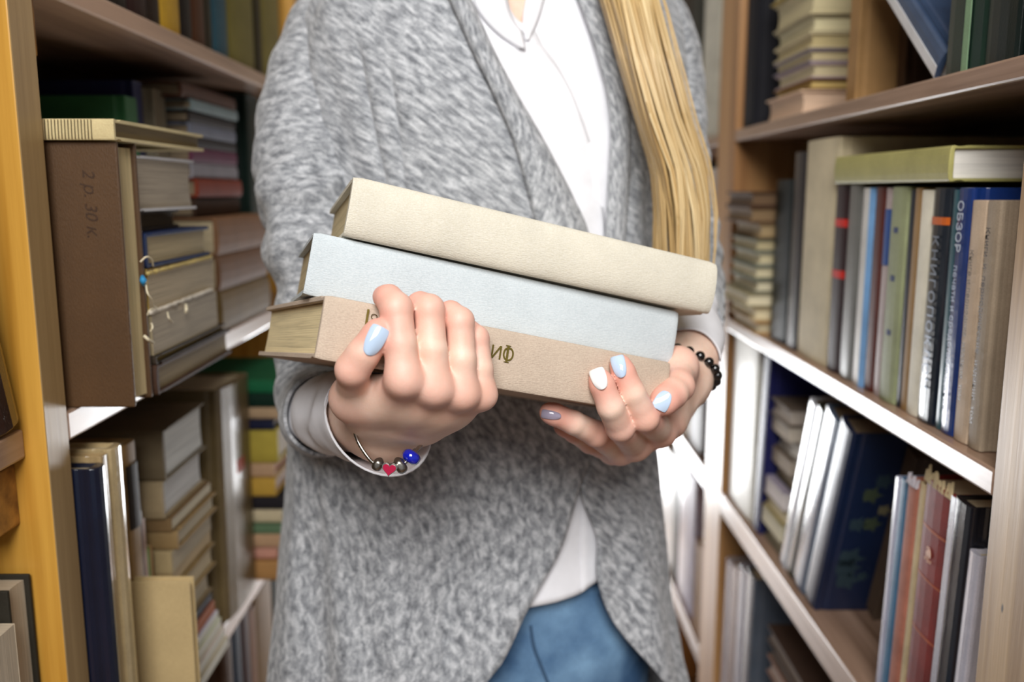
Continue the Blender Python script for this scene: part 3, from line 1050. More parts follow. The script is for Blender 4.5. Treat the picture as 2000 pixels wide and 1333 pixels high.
# ---- middle shelf, upright books deep behind the pile, faces to the camera
for lb, yy, px, pt, colr, T in [
        ('dark green upright book behind the cream ribbed one', .885, 243, 186, (52, 104, 64), .028),
        ('navy upright book rising behind the dark green one', .918, 258, 156, (34, 38, 76), .022),
        ('grey worn upright book right of the navy one in shadow', .96, 299, 172, (140, 130, 110), .032)]:
    pr = onY(px, pt, yy)
    book(lb, .18, T, pr.z - ZLM - .0005, frame((pr.x, yy + T / 2, ZLM + .0004), (-1, 0, 0), (0, 0, 1)), colr, (150, 112, 70), rough=.5)

# ---- middle shelf, dim pile further along
gD = 'dim pile of books beside her elbow on the left middle shelf'
dim = [
    ('large olive tan lying book at the bottom of the dim pile beside her elbow', 'A', .047, .2, .205, (120, 96, 56), TANP, True, .022, 0, 0),
    ('large brown lying book second from the bottom beside her elbow', 'A', .040, .2, .20, (118, 84, 58), TANP, True, .022, 0, 0),
    ('large light brown lying book with lilac top edge beside her elbow', 'A', .042, .2, .20, (128, 92, 64), TANP, True, .022, 0, 0),
    ('dark brown lying book in the middle of the dim pile', 'A', .022, .18, .165, (56, 36, 24), DULLP, True, 0, 0, 0),
    ('red orange lying book in the dim pile', 'A', .021, .18, .165, (122, 48, 26), DULLP, True, .004, 0, 0),
    ('grey white lying book above the red orange one', 'A', .017, .17, .165, (132, 128, 134), DULLP, True, 0, 0, 0),
    ('purple lying book in the dim pile', 'A', .017, .17, .165, (92, 40, 66), DULLP, True, 0, 0, 0),
    ('dark lying book between the purple and blue grey ones', 'A', .012, .17, .165, (36, 28, 28), DULLP, True, 0, 0, 0),
    ('blue grey lying book in the dim pile', 'A', .014, .17, .165, (110, 114, 128), DULLP, True, .0, 0, 0),
    ('very dark lying book near the top of the dim pile', 'A', .013, .17, .165, (40, 32, 30), DULLP, True, 0, 0, 0),
    ('pale teal lying book second from the top of the dim pile', 'A', .012, .17, .165, (120, 136, 138), DULLP, True, .004, 0, 0),
    ('dark brown lying book topmost of the dim pile', 'A', .016, .18, .19, (84, 54, 38), DULLP, True, 0, -.02, 0),
]
stack('L', -.345, 1.0, ZLM, dim, gD)
standing('L', 'black green upright book between the dim pile and her sleeve', 483, 508, 320, 185, ZLM, (16, 36, 30), xs=-.357, W=.18, rough=.5)

# ---- lower shelf
gLo = 'upright books next to the yellow upright on the left lower shelf'
for lb, a, b, yt, colr, kw in [
        ('navy upright book with shiny edge next to the yellow upright', 166, 203, 912, (17, 25, 46), dict(rough=.22, coat=1.0, bulge=.006)),
        ('narrow cream upright book right of the navy one', 203.5, 217, 884, (176, 150, 108), dict(rough=.2, coat=.9)),
        ('cream grey upright book with bright shiny edge on the left lower shelf', 217.5, 240, 866, (186, 164, 122), dict(rough=.16, coat=1.0, bulge=.005))]:
    standing('L', lb, a, b, 1000, yt, ZLL, colr, xs=XL + .012, W=.19, pages=TANP, group=gLo, **kw)
tb = standing('L', 'tan upright book with black top and ragged corner on the left lower shelf', 248.5, 271, 1000, 858, ZLL, (150, 118, 74), xs=XL - .006, W=.19, rough=.6, var=.3, group=gLo)
spine_band(tb, tb['dims'][2] * .72, tb['dims'][2] * .93, (44, 36, 28), tb['dims'][1], .0042)
for lb, a, b, yt, colr in [('thin maroon pamphlet right of the tan black-topped book', 271.3, 276, 1000, (84, 44, 40)),
                           ('thin pinkish pamphlet on the left lower shelf', 276.3, 281.5, 1015, (176, 146, 130)),
                           ('thin bright green pamphlet on the left lower shelf', 281.8, 287, 1020, (110, 140, 60)),
                           ('thin tan pamphlet right of the green one', 287.3, 292, 1010, (160, 122, 76))]:
    standing('L', lb, a, b, 1000, yt, ZLL, colr, xs=XL - .006, W=.15, hard=False, rough=.3, coat=.3, H=.165 if 'green' in lb else None)
# tan board-covered book with its cover to the camera
ty = .727
pr = onY(370, 1138, ty)
book('plain tan book with its cover facing out on the left lower shelf', .15, .012, pr.z - ZLL, frame((pr.x - .15, ty + .006, ZLL + .0004), (1, 0, 0), (0, 0, 1)),
     (196, 172, 126), (214, 196, 156), rough=.65, var=.07, c=.002)
# pile behind it
gW = 'pile of books with pale page edges on the left lower shelf'
nm = [('grey board book at the bottom of the pale paged pile', .034, (150, 130, 96), TANP, True), ('olive tan book second from the bottom of the pale paged pile', .026, (140, 116, 76), (190, 170, 130), True),
      ('thin crumpled book in the pale paged pile', .014, (170, 146, 104), (186, 160, 116), False), ('beige book in the middle of the pale paged pile', .024, (176, 156, 116), (176, 160, 130), False),
      ('tan book fourth from the top of the pale paged pile', .020, (150, 124, 84), (190, 176, 146), True), ('thin brown book third from the top of the pale paged pile', .014, (130, 104, 70), (200, 188, 160), False),
      ('thick grey paged book second from the top of the pale paged pile', .040, (170, 150, 116), (206, 204, 200), True), ('thick white paged book on top of the pale paged pile', .052, (120, 106, 82), (216, 216, 210), True)]
nm_b = [('outermost cream booklet lowest in the pale paged pile', .011, (206, 196, 166)), ('cream booklet with pink edge low in the pale paged pile', .011, (222, 206, 196)),
        ('pale green booklet low in the pale paged pile', .011, (206, 208, 172)), ('shiny white blue booklet in the pale paged pile', .008, (206, 210, 226)),
        ('orange brown booklet in the pale paged pile', .011, (170, 92, 48)), ('thin black booklet in the pale paged pile', .008, (50, 50, 58))]
it = [(lb, 'C', T, .106, .19, cv, (224, 220, 206) if i < 4 else cv, False, .014 - .003 * i, random.uniform(0, .004), 0, dict(rough=.3, coat=.3)) for i, (lb, T, cv) in enumerate(nm_b)]
it += [(lb, 'C', T * .93, .112, .19, cv, pg, hd, random.uniform(-.004, .008), random.uniform(0, .006), 0, dict(c=.0018)) for lb, T, cv, pg, hd in nm]
stack('L', -.3155, .797, ZLL, it, gW)
# tall tan volume in clear wrap and the pile by her sleeve
tv = standing('L', 'tall tan upright book in shiny wrap beside the far colourful pile', 426, 488, 900, 745, ZLL, (112, 94, 60), xs=-.318, W=.18, rough=.5, coat=.4, bulge=.007, lean=R(2))
W_, T_, H_ = tv['dims']
spine_band(tv, H_ * .60, H_ * .66, (170, 62, 30), T_ * .5, .0074)
gC = 'colourful pile of books by her right sleeve'
nm = [('tan lying book at the bottom of the colourful pile by her sleeve', .026, (170, 126, 76), (190, 160, 120)), ('pink edged lying book second in the colourful pile', .018, (206, 150, 130), (214, 190, 166)),
      ('beige lying book third from the bottom of the colourful pile', .018, (186, 150, 116), (206, 186, 150)), ('thin green lying book in the colourful pile', .012, (96, 120, 90), (176, 186, 146)),
      ('cream lying book above the green one in the colourful pile', .018, (206, 190, 156), (206, 200, 166)), ('black spined lying book in the colourful pile', .018, (36, 32, 36), (206, 190, 176)),
      ('golden yellow lying book in the colourful pile', .024, (196, 156, 66), (222, 200, 186)), ('salmon beige lying book in the colourful pile', .018, (196, 160, 126), (206, 150, 120)),
      ('thick yellow lying book in the colourful pile', .044, (186, 166, 70), (206, 196, 180)), ('thin navy lying book above the thick yellow one', .012, (30, 34, 60), (206, 196, 180)),
      ('pale beige lying book under the green one in the colourful pile', .015, (190, 160, 126), (196, 180, 160)), ('black green lying book second from the top by her sleeve', .018, (14, 44, 32), (150, 150, 140)),
      ('bright green lying book topmost of the colourful pile', .015, (28, 104, 66), (150, 160, 140))]
it = [(lb, 'C', T, .16, .19, cv, pg, True, random.uniform(-.006, .010), random.uniform(-.004, .004), 0) for lb, T, cv, pg in nm]
stack('L', -.285, 1.070, ZLL, it, gC)

# ---- bottom compartment, dim row at 1270
for lb, a, b, yt, colr in [('dim dark red upright book under the lowest left shelf', 470, 488, 1150, (60, 30, 28)), ('dim peach upright book under the lowest left shelf', 488.5, 500, 1180, (150, 110, 84)),
                           ('dim tan upright book under the lowest left shelf', 500.5, 535, 1130, (140, 110, 72)), ('dim dark green upright book beside her cardigan', 535.5, 548, 1120, (40, 54, 50)),
                           ('dim petrol upright book lowest beside her cardigan', 452, 469.5, 1190, (36, 52, 70)), ('dim brown upright book furthest left under the lowest left shelf', 432, 451.5, 1230, (84, 60, 44))]:
    standing('L', lb, a, b, 1290, yt, ZLB, colr, W=.16, rough=.5, group='dim upright books under the lowest left shelf')

# ---- near compartments at the picture's left edge
ZN = Z0 - .159 - .004
book('glossy dark brown book leaning on the near left shelf', .17, .030, .22, frame((-.337, .585, ZN + .0055), (-1, 0, 0), (0, -.24, 1)), (54, 34, 24), (96, 66, 46),
     rough=.14, coat=1.0, bulge=.006, var=.2)
ZNB = Z0 - .80 - .004
pr = onX(45, 1133, -.338)
book('dark clothbound book with crumpled pale pages at the lower left edge', .16, .030, pr.z - ZNB, frame((-.338 - .16, .586, ZNB + .0004), (1, 0, 0), (0, 0, 1)), (52, 48, 40), (186, 170, 146), rough=.8, c=.003)
book('pale grey paper bundle in front of the dark clothbound book', .15, .030, pr.z - ZNB - .022, frame((-.334 - .15, .5545, ZNB + .0004), (1, 0, 0), (0, 0, 1)), (196, 180, 156), (200, 184, 160), hard=False, rough=.8, var=.2)
# ================================================================ the woman
# ---- a signed distance toolkit: rounded limbs blended into one skin
def seg(p, a, b, ra, rb):
    a, b = np.array(a, np.float32), np.array(b, np.float32)
    ab = b - a
    t = np.clip(((p - a) @ ab) / max(float(ab @ ab), 1e-12), 0, 1)
    return np.linalg.norm(p - (a + t[..., None] * ab), axis=-1) - (ra + (rb - ra) * t)


def smin(a, b, k):
    h = np.maximum(k - np.abs(a - b), 0) / k
    return np.minimum(a, b) - h * h * k * 0.25


def chain(p, pts, k):
    d = None
    for (a, ra), (b, rb) in zip(pts[:-1], pts[1:]):
        s = seg(p, a, b, ra, rb)
        d = s if d is None else smin(d, s, k)
    return d


def surface_net(fn, lo, hi, h):
    ax = [np.arange(lo[i], hi[i] + h, h, dtype=np.float32) for i in range(3)]
    shp = tuple(len(a) for a in ax)
    val = np.empty(shp, np.float32)
    step = max(1, int(400000 / (shp[1] * shp[2])))
    for i in range(0, shp[0], step):
        g = np.stack(np.meshgrid(ax[0][i:i + step], ax[1], ax[2], indexing='ij'), -1)
        val[i:i + step] = fn(g)
    ins = val < 0
    c = [ins[dx:shp[0] - 1 + dx, dy:shp[1] - 1 + dy, dz:shp[2] - 1 + dz] for dx in (0, 1) for dy in (0, 1) for dz in (0, 1)]
    cnt = sum(q.astype(np.int8) for q in c)
    act = np.argwhere((cnt > 0) & (cnt < 8))
    idx = -np.ones((shp[0] - 1, shp[1] - 1, shp[2] - 1), np.int64)
    idx[tuple(act.T)] = np.arange(len(act))
    pos = np.zeros((len(act), 3))
    num = np.zeros(len(act))
    cor = [(dx, dy, dz) for dx in (0, 1) for dy in (0, 1) for dz in (0, 1)]
    for i, a in enumerate(cor):
        for b in cor[i + 1:]:
            if sum(abs(a[k] - b[k]) for k in range(3)) != 1:
                continue
            va = val[tuple((act + a).T)]
            vb = val[tuple((act + b).T)]
            m = (va < 0) != (vb < 0)
            t = np.where(m, va / np.where(m, va - vb, 1), 0)
            pos += m[:, None] * (np.array(a) + t[:, None] * (np.array(b) - np.array(a)))
            num += m
    pos = (act + pos / num[:, None]) * h + np.array([a[0] for a in ax])
    faces = []
    for k in range(3):
        u, w = (k + 1) % 3, (k + 2) % 3
        sl0 = [slice(None)] * 3
        sl1 = [slice(None)] * 3
        sl0[k], sl1[k] = slice(0, -1), slice(1, None)
        A, B = ins[tuple(sl0)], ins[tuple(sl1)]
        e = np.argwhere(A != B)
        e = e[(e[:, u] > 0) & (e[:, w] > 0) & (e[:, u] < shp[u] - 1) & (e[:, w] < shp[w] - 1)]
        o1, o2 = np.zeros(3, int), np.zeros(3, int)
        o1[u], o2[w] = 1, 1
        q = np.stack([idx[tuple(e.T)], idx[tuple((e - o1).T)], idx[tuple((e - o1 - o2).T)], idx[tuple((e - o2).T)]], 1)
        fl = ~A[tuple(e.T)]
        q[fl] = q[fl][:, ::-1]
        faces.append(q)
    f = np.concatenate(faces)
    return pos, f[(f >= 0).all(1)]


def PV(t):
    return np.array(P(t[0], t[1], t[2]), np.float32)


# ---- materials of the figure
def skin_mat():
    M = Mat('skin')
    at = M.n('ShaderNodeAttribute', attribute_name='flush')
    mp = M.coords()
    nz = M.noise(mp, 55, 4, .6)
    base = M.ramp(nz, 'Fac', [(.3, lin((228, 190, 168))), (.7, lin((240, 210, 192)))])
    mx = M.mix((at, 'Fac'), (base, 'Color'), lin((226, 156, 140)))
    M.l(mx, 2, M.b, 'Base Color')
    M.set(Roughness=.5, Subsurface_Weight=.18, Subsurface_Scale=.004)
    M.b.inputs['Subsurface Radius'].default_value = (1.0, .35, .2)
    fine = M.noise(mp, 950, 3, .6)
    M.bump(fine, 'Fac', .16, .0006)
    return M.m


def knit_mat(name, rot, sc=1.0):
    """melange knit: light and dark flecks drawn out along one direction of the cloth"""
    M = Mat(name)
    mp = M.coords('UV', (1, 1, 1), (0, 0, rot))
    m2 = M.n('ShaderNodeMapping')
    m2.inputs['Scale'].default_value = (84 * sc, 190 * sc, 1)
    M.l(mp, 0, m2, 'Vector')
    a = M.noise(m2, 1.0, 5, .66)
    a.inputs['Distortion'].default_value = .4
    m3 = M.n('ShaderNodeMapping')
    m3.inputs['Scale'].default_value = (900 * sc, 900 * sc, 1)
    M.l(mp, 0, m3, 'Vector')
    b = M.noise(m3, 1.0, 2, .5)
    ad = M.n('ShaderNodeMath', operation='MULTIPLY_ADD')
    ad.inputs[1].default_value = .35
    M.l(b, 'Fac', ad, 0)
    M.l(a, 'Fac', ad, 2)
    rp = M.ramp(ad, 0, [(.50, lin((98, 101, 107))), (.66, lin((152, 155, 160))), (.84, lin((208, 210, 214)))])
    M.l(rp, 'Color', M.b, 'Base Color')
    M.set(Roughness=.92, Sheen_Weight=.25)
    M.bump(ad, 0, .5, .0016)
    return M.m


def denim_mat():
    M = Mat('blue_denim')
    mp = M.coords()
    a = M.noise(mp, 16, 3, .5)
    b = M.noise(M.coords(scale=(1, 1, .2)), 1400, 2, .5)
    rp = M.ramp(a, 'Fac', [(.32, lin((52, 88, 128))), (.68, lin((124, 162, 196)))])
    mx = M.mix(.3, (rp, 'Color'), (b, 'Fac'), 'OVERLAY')
    M.l(mx, 2, M.b, 'Base Color')
    M.set(Roughness=.85)
    M.bump(b, 'Fac', .3, .0006)
    return M.m


def hair_mat():
    M = Mat('blond_hair')
    at = M.n('ShaderNodeAttribute', attribute_name='tone')
    rp = M.ramp(at, 'Fac', [(0, lin((116, 90, 54))), (.45, lin((180, 148, 96))), (1, lin((224, 202, 158)))])
    M.l(rp, 'Color', M.b, 'Base Color')
    M.set(Roughness=.38)
    M.b.inputs['Anisotropic'].default_value = .4
    return M.m


skin, denim, hair_m = skin_mat(), denim_mat(), hair_mat()
knit_body = knit_mat('grey_melange_knit', R(48))
knit_sleeve = knit_mat('grey_melange_knit_sleeve', R(8))
knit_lapel = knit_mat('grey_melange_knit_lapel', R(62), 1.15)
shirt_m = plain_mat('white_cotton', (238, 238, 243), .8)

person = tag(empty('person', P(957, 700, .83)), 'woman in grey knit cardigan and white shirt holding three old books in both hands', 'person')
person.location.z = 0


def keep(o):
    """a child built in world coordinates"""
    o.matrix_parent_inverse = Matrix.Translation(-Vector(o.parent.location)) if o.parent is person else o.parent.matrix_world.inverted()
    return o


# ---- torso cross sections: picture row, left and right silhouette columns at the body's distance, depth of the half body
BD, PHI = .865, R(17)
UU = Vector((math.cos(PHI), math.sin(PHI), 0))
NN = Vector((math.sin(PHI), -math.cos(PHI), 0))
ROWS = [(-150, 930, 1085, .060), (-112, 890, 1130, .070), (-80, 800, 1215, .080), (-40, 700, 1290, .090), (10, 640, 1322, .098), (60, 618, 1332, .104),
        (120, 612, 1336, .110), (200, 615, 1328, .116), (300, 620, 1306, .118), (400, 625, 1292, .116), (500, 625, 1287, .112), (600, 620, 1280, .110),
        (700, 612, 1271, .110), (850, 588, 1266, .112), (1000, 573, 1284, .118), (1100, 565, 1297, .124), (1200, 556, 1311, .128), (1333, 548, 1335, .132),
        (1500, 536, 1360, .134), (1750, 524, 1385, .134)]


def row_at(py):
    r = [np.interp(py, [q[0] for q in ROWS], [q[i] for q in ROWS]) for i in (1, 2, 3)]
    cx = (r[0] + r[1]) / 2
    c = P(cx, py, BD)
    s = (r[1] - r[0]) / 2 / FPX * BD
    b = r[2]
    a = math.sqrt(max(s * s - (b * math.sin(PHI)) ** 2, 1e-6)) / math.cos(PHI)
    return c, a, b


def body_pt(py, th, off=0.0, expo=2.35):
    c, a, b = row_at(py)
    ct, st = math.cos(th), math.sin(th)
    e = 2 / expo
    x = (a + off) * math.copysign(abs(ct) ** e, ct)
    y = (b + off) * math.copysign(abs(st) ** e, st)
    return c + UU * x + NN * y


def theta_for(px, py, off=0.0):
    """angle at which the surface meets a picture curve (or a fixed column)"""
    lo, hi = R(3), R(177)
    f_ = px if callable(px) else (lambda y: px)
    for _ in range(34):
        m = (lo + hi) / 2
        q = proj(body_pt(py, m, off))
        if q[0] > f_(q[1]):
            lo = m
        else:
            hi = m
    return (lo + hi) / 2


def curve(tab):
    ys = [q[1] for q in tab]
    xs = [q[0] for q in tab]

    def f_(y):
        i = int(np.searchsorted(ys, y))
        if i <= 0:
            return xs[0] + (y - ys[0]) * (xs[1] - xs[0]) / (ys[1] - ys[0])
        if i >= len(ys):
            return xs[-1]
        # smooth through the points
        p0, p1, p2, p3 = max(i - 2, 0), i - 1, i, min(i + 1, len(ys) - 1)
        t = (y - ys[p1]) / (ys[p2] - ys[p1])
        h = ys[p2] - ys[p1]
        m1 = (xs[p2] - xs[p0]) / (ys[p2] - ys[p0]) * h
        m2 = (xs[p3] - xs[p1]) / (ys[p3] - ys[p1]) * h
        return (2 * t ** 3 - 3 * t * t + 1) * xs[p1] + (t ** 3 - 2 * t * t + t) * m1 + (-2 * t ** 3 + 3 * t * t) * xs[p2] + (t ** 3 - t * t) * m2
    return f_


edge_R = curve([(872, -110), (890, -50), (915, 0), (960, 100), (1002, 180), (1060, 280), (1112, 380), (1145, 460), (1160, 600), (1160, 800), (1150, 900), (1130, 962),
                (1090, 1080), (1030, 1188), (982, 1288), (945, 1345), (900, 1450), (850, 1700)])
edge_L = curve([(1095, -110), (1110, -50), (1130, 0), (1164, 100), (1188, 200), (1192, 300), (1182, 460), (1166, 600), (1162, 800), (1152, 900), (1134, 962),
                (1166, 1050), (1168, 1130), (1200, 1218), (1290, 1333), (1340, 1420), (1365, 1700)])
fold_R = curve([(845, -110), (865, -50), (885, 0), (928, 100), (965, 180), (1002, 270), (1026, 360), (1040, 420), (1052, 500), (1060, 620), (1070, 800)])
fold_L = curve([(1130, -110), (1150, -50), (1172, 0), (1200, 100), (1216, 200), (1220, 300), (1212, 470), (1200, 600), (1190, 800)])


def folds(th, py):
    """soft folds of the knit"""
    z = py / 100.0
    n1 = noise.noise(Vector((th * 2.2, z * .45, 1.7)))
    n2 = noise.noise(Vector((th * 6.0 + z * .5, z * .5, 9.1)))
    d = .005 * n1 + .0035 * n2
    low = min(max((py - 760) / 350, 0), 1)
    d += low * (.0045 * math.sin(th * 9 + .6 * math.sin(z * .7)) + .002 * math.sin(th * 17 + z))
    return d


def loft(name, py0, py1, nr, edges, off, mat, parent, thick, nth=150, fold=1.0, hem=None, seam=None):
    """a garment wrapped round the torso, open in front between two picture curves"""
    vs_, fs, uv = [], [], []
    eL, eR = edges
    for i in range(nr + 1):
        py = py0 + (py1 - py0) * i / nr
        tR, tL = theta_for(eR, py, off), theta_for(eL, py, off)
        if tR < tL + .004:
            tR = tL + (.004 if seam else -.03)
        arc = 0
        prev = None
        for k in range(nth + 1):
            t = k / nth
            th = tR + (2 * math.pi + tL - tR) * t
            e = min(t, 1 - t) * 14
            pyy = py
            if hem is not None:
                pyy = py0 + (hem(th) - py0) * i / nr
            o_ = off + folds(th, pyy) * fold * min(1, .25 + e)
            if seam:
                for (sf, s0, s1, sd, sw_) in seam:
                    if math.sin(th) > 0:
                        qx, qy = proj(body_pt(pyy, th, off))
                        if s0 < qy < s1:
                            o_ -= sd * math.exp(-((qx - sf(qy)) / sw_) ** 2) * min(1, (qy - s0) / 60, (s1 - qy) / 30)
            p = body_pt(pyy, th, o_)
            if prev is not None:
                arc += (p - prev).length
            prev = p
            vs_.append(p)
            uv.append((arc, pyy / 2100))
        if i:
            A, B = (i - 1) * (nth + 1), i * (nth + 1)
            for k in range(nth):
                fs.append((A + k, B + k, B + k + 1, A + k + 1))
    o = keep(mesh_obj(name, vs_, fs, mat, parent, True, uv))
    sm = o.modifiers.new('solid', 'SOLIDIFY')
    sm.thickness, sm.offset = thick, -1
    return o


seam_front = (curve([(884, 960), (878, 1060), (872, 1180), (866, 1333), (860, 1700)]), 960, 1700, .0026, 4.2)
seam_left = (curve([(1212, 830), (1206, 960), (1200, 1000)]), 840, 990, .003, 5)
crease = [(curve([(700, 60), (712, 160), (728, 260), (750, 360)]), 60, 400, .0045, 8), (curve([(762, 110), (772, 220), (784, 340)]), 110, 390, .0045, 9),
          (curve([(1236, 300), (1226, 400), (1214, 500)]), 300, 520, .004, 7), (curve([(905, 960), (930, 1100), (940, 1300)]), 900, 1400, .003, 16)]
cardigan = loft('cardigan', -112, 1740, 190, (edge_L, edge_R), 0.0, knit_body, person, .003, 220, 1.0, None, [seam_front, seam_left] + crease)


def lapel(name, outer, inner, py0, py1, nr, parent, h):
    vs_, fs, uv = [], [], []
    nc = 14
    for i in range(nr + 1):
        py = py0 + (py1 - py0) * i / nr
        fade = min(1, (py1 - py) / 60 + .05)
        for k in range(nc + 1):
            t = k / nc
            px = lambda y, t=t: outer(y) + (inner(y) - outer(y)) * t
            prof = math.sin(math.pi * min(1, .10 + t * .95)) ** .45 if t < 1 else .2
            th = theta_for(px, py, .002)
            p = body_pt(py, th, .0005 + folds(th, py) * .35 + h * prof * fade)
            vs_.append(p)
            uv.append((t * .045, py / 2100))
        if i:
            A, B = (i - 1) * (nc + 1), i * (nc + 1)
            for k in range(nc):
                fs.append((A + k, A + k + 1, B + k + 1, B + k) if inner(py) > outer(py) else (A + k, B + k, B + k + 1, A + k + 1))
    o = mesh_obj(name, vs_, fs, knit_lapel, parent, True, uv)
    o.matrix_parent_inverse = (Matrix.Translation(Vector(person.location)) @ Matrix.Identity(4)).inverted() if False else Matrix.Identity(4)
    sm = o.modifiers.new('solid', 'SOLIDIFY')
    sm.thickness, sm.offset = .003, -1
    return o


# the cardigan's own matrix is the identity in world space, so its parts need no inverse
lapel('lapel', fold_R, edge_R, -110, 760, 90, cardigan, .0125)
lapel('lapel', fold_L, edge_L, -110, 760, 90, cardigan, .006)


# ---- sleeves
def sleeve(name, path, mat, parent, nseg=80, nring=40, wr=0.0, wfreq=1.0, seed=0.0, thick=.0028, wwin=None, flat_=1.0, obl=None):
    """path: (picture column, row, distance, radius)"""
    pts = wcurve([P(*q[:3]) for q in path], 16)
    rad = [q[3] for q in path]
    n = len(pts)
    rr = [float(np.interp(i / (n - 1) * (len(path) - 1), range(len(path)), rad)) for i in range(n)]
    vs_, fs, uv = [], [], []
    prev, arc = None, 0
    for i, p in enumerate(pts):
        t = (pts[min(i + 1, n - 1)] - pts[max(i - 1, 0)]).normalized()
        a = (cr - t * cr.dot(t)).normalized() if prev is None else (prev - t * prev.dot(t)).normalized()
        prev = a
        b = t.cross(a)
        if i:
            arc += (p - pts[i - 1]).length
        u_ = i / (n - 1)
        amp = wr * (np.interp(u_, [q[0] for q in wwin], [q[1] for q in wwin]) if wwin else 1)
        for k in range(nring + 1):
            an = 2 * math.pi * k / nring
            w = math.sin(arc * 170 * wfreq + 1.3 * math.sin(an + seed) + 3 * noise.noise(Vector((arc * 9, math.cos(an) + seed, math.sin(an)))))
            w2 = noise.noise(Vector((arc * 45 + seed, math.cos(an) * 1.6, math.sin(an) * 1.6)))
            r = rr[i] + amp * (.55 * w + .9 * w2)
            rad_v = a * math.cos(an) + b * math.sin(an)
            slide = t * (obl[1] * rad_v.dot(obl[0]) * max(0, (u_ - .45) / .55) ** 2) if obl else Vector((0, 0, 0))
            vs_.append(p + a * (r * math.cos(an)) + b * (r * flat_ * math.sin(an)) + slide)
            uv.append((an * rr[i], arc))
        if i:
            A, B = (i - 1) * (nring + 1), i * (nring + 1)
            for k in range(nring):
                fs.append((A + k, A + k + 1, B + k + 1, B + k))
    o = mesh_obj(name, vs_, fs, mat, parent, True, uv)
    sm = o.modifiers.new('solid', 'SOLIDIFY')
    sm.thickness, sm.offset = thick, -1
    return o


ARM_R = [(735, 25, .865, .0455), (672, 62, .852, .0485), (632, 140, .830, .0470), (603, 260, .805, .0465), (602, 370, .785, .0430), (611, 470, .772, .0412),
         (631, 575, .768, .0405), (634, 670, .776, .0400), (628, 750, .766, .0385), (628, 800, .730, .0360), (640, 809, .696, .0340)]
sleeve('sleeve', ARM_R, knit_sleeve, cardigan, wr=.0062, wwin=[(0, .15), (.3, .25), (.38, .7), (.5, 1.1), (.62, .9), (.75, .6), (.88, .4), (1, .15)], wfreq=.85, seed=2.0)
ARM_L = [(1215, 30, .910, .0455), (1262, 70, .915, .0485), (1290, 160, .920, .0445), (1304, 280, .915, .0410), (1316, 400, .905, .0400), (1328, 500, .885, .0395),
         (1334, 570, .850, .0380), (1334, 615, .800, .0355), (1334, 640, .765, .0335)]
sleeve('sleeve', ARM_L, knit_sleeve, cardigan, wr=.0030, wwin=[(0, .25), (.3, .35), (.5, 1), (.85, .8), (1, .2)], seed=5.0)

# ---- white shirt
neck_R = curve([(985, -140), (985, -70), (986, -20), (990, 15), (1000, 42), (1019, 66)])
neck_L = curve([(1040, -140), (1040, -70), (1032, -20), (1026, 10), (1022, 42), (1021, 66)])


band_o = curve([(1028, 62), (1052, 90), (1105, 157), (1142, 244), (1166, 320), (1177, 380), (1184, 480), (1180, 700), (1172, 1180)])


def nR(y):
    return neck_R(y) if y < 66 else band_o(y) - 24 + 14 * max(0, 1 - (y - 66) / 40)


def nL(y):
    return neck_L(y) if y < 66 else band_o(y) - 27 + 14 * max(0, 1 - (y - 66) / 40)


HEM = curve([(1205, 540), (1200, 900), (1196, 1000)])


def hem_row(th):
    """row at which the shirt ends, so that its front shows the slanting hem of the picture"""
    if math.sin(th) <= 0.05:
        return 1090
    lo, hi = 900, 1250
    for _ in range(20):
        m = (lo + hi) / 2
        px, y = proj(body_pt(m, th, -.008))
        if y < np.interp(px, [800, 1000, 1030, 1080, 1130, 1165, 1200, 1260], [1215, 1196, 1187, 1178, 1162, 1140, 1122, 1100]):
            lo = m
        else:
            hi = m
    return lo


shirt = loft('shirt', -135, 1180, 120, (nL, nR), -.0085, shirt_m, person, .0012, 150, .55, hem_row)
# front band and collar leaves


def strip(name, c0, c1, py0, py1, nr, off, mat, parent, nc=6, lift=None):
    vs_, fs = [], []
    for i in range(nr + 1):
        py = py0 + (py1 - py0) * i / nr
        for k in range(nc + 1):
            t = k / nc
            px = lambda y, t=t: c0(y) + (c1(y) - c0(y)) * t
            th = theta_for(px, py, off)
            vs_.append(body_pt(py, th, off + folds(th, py) * .55 + (lift(t, py) if lift else 0)))
        if i:
            A, B = (i - 1) * (nc + 1), i * (nc + 1)
            for k in range(nc):
                fs.append((A + k, A + k + 1, B + k + 1, B + k))
    o = mesh_obj(name, vs_, fs, mat, parent, True)
    sm = o.modifiers.new('solid', 'SOLIDIFY')
    sm.thickness, sm.offset = .0016, 1
    return o


strip('front_band', lambda y: band_o(y) - 50, band_o, 116, 1010, 80, -.0068, shirt_m, shirt)
strip('collar', curve([(940, -160), (930, -60), (924, 0), (940, 34), (972, 68), (1012, 96)]), lambda y: nR(y) + 2 if y < 66 else 1019 + (y - 66) * .2, -130, 128, 50, -.0066, shirt_m, shirt,
      lift=lambda t, y: .0045 * math.sin(math.pi * t * .9) ** .7 + .001)
strip('collar', lambda y: nL(y) - 2 if y < 66 else 1024, curve([(1100, -130), (1080, -60), (1062, 0), (1050, 40), (1034, 76)]), -130, 112, 50, -.0068, shirt_m, shirt,
      lift=lambda t, y: .002 * math.sin(math.pi * t))
CUFF_R = [(628, 796, .738, .0315), (642, 806, .704, .0320), (664, 808, .668, .0325), (694, 808, .634, .0335), (722, 815, .606, .0330), (740, 826, .592, .0320)]
sleeve('cuff', CUFF_R, shirt_m, shirt, wr=.0028, wfreq=.7, wwin=[(0, .5), (.6, 1), (.85, .35), (1, .1)], seed=8, thick=.0014, flat_=.95, obl=(Vector((.25, .35, -.9)).normalized(), .026))
CUFF_L = [(1332, 590, .790, .0290), (1337, 630, .755, .0295), (1343, 668, .720, .0285), (1341, 700, .694, .0265)]
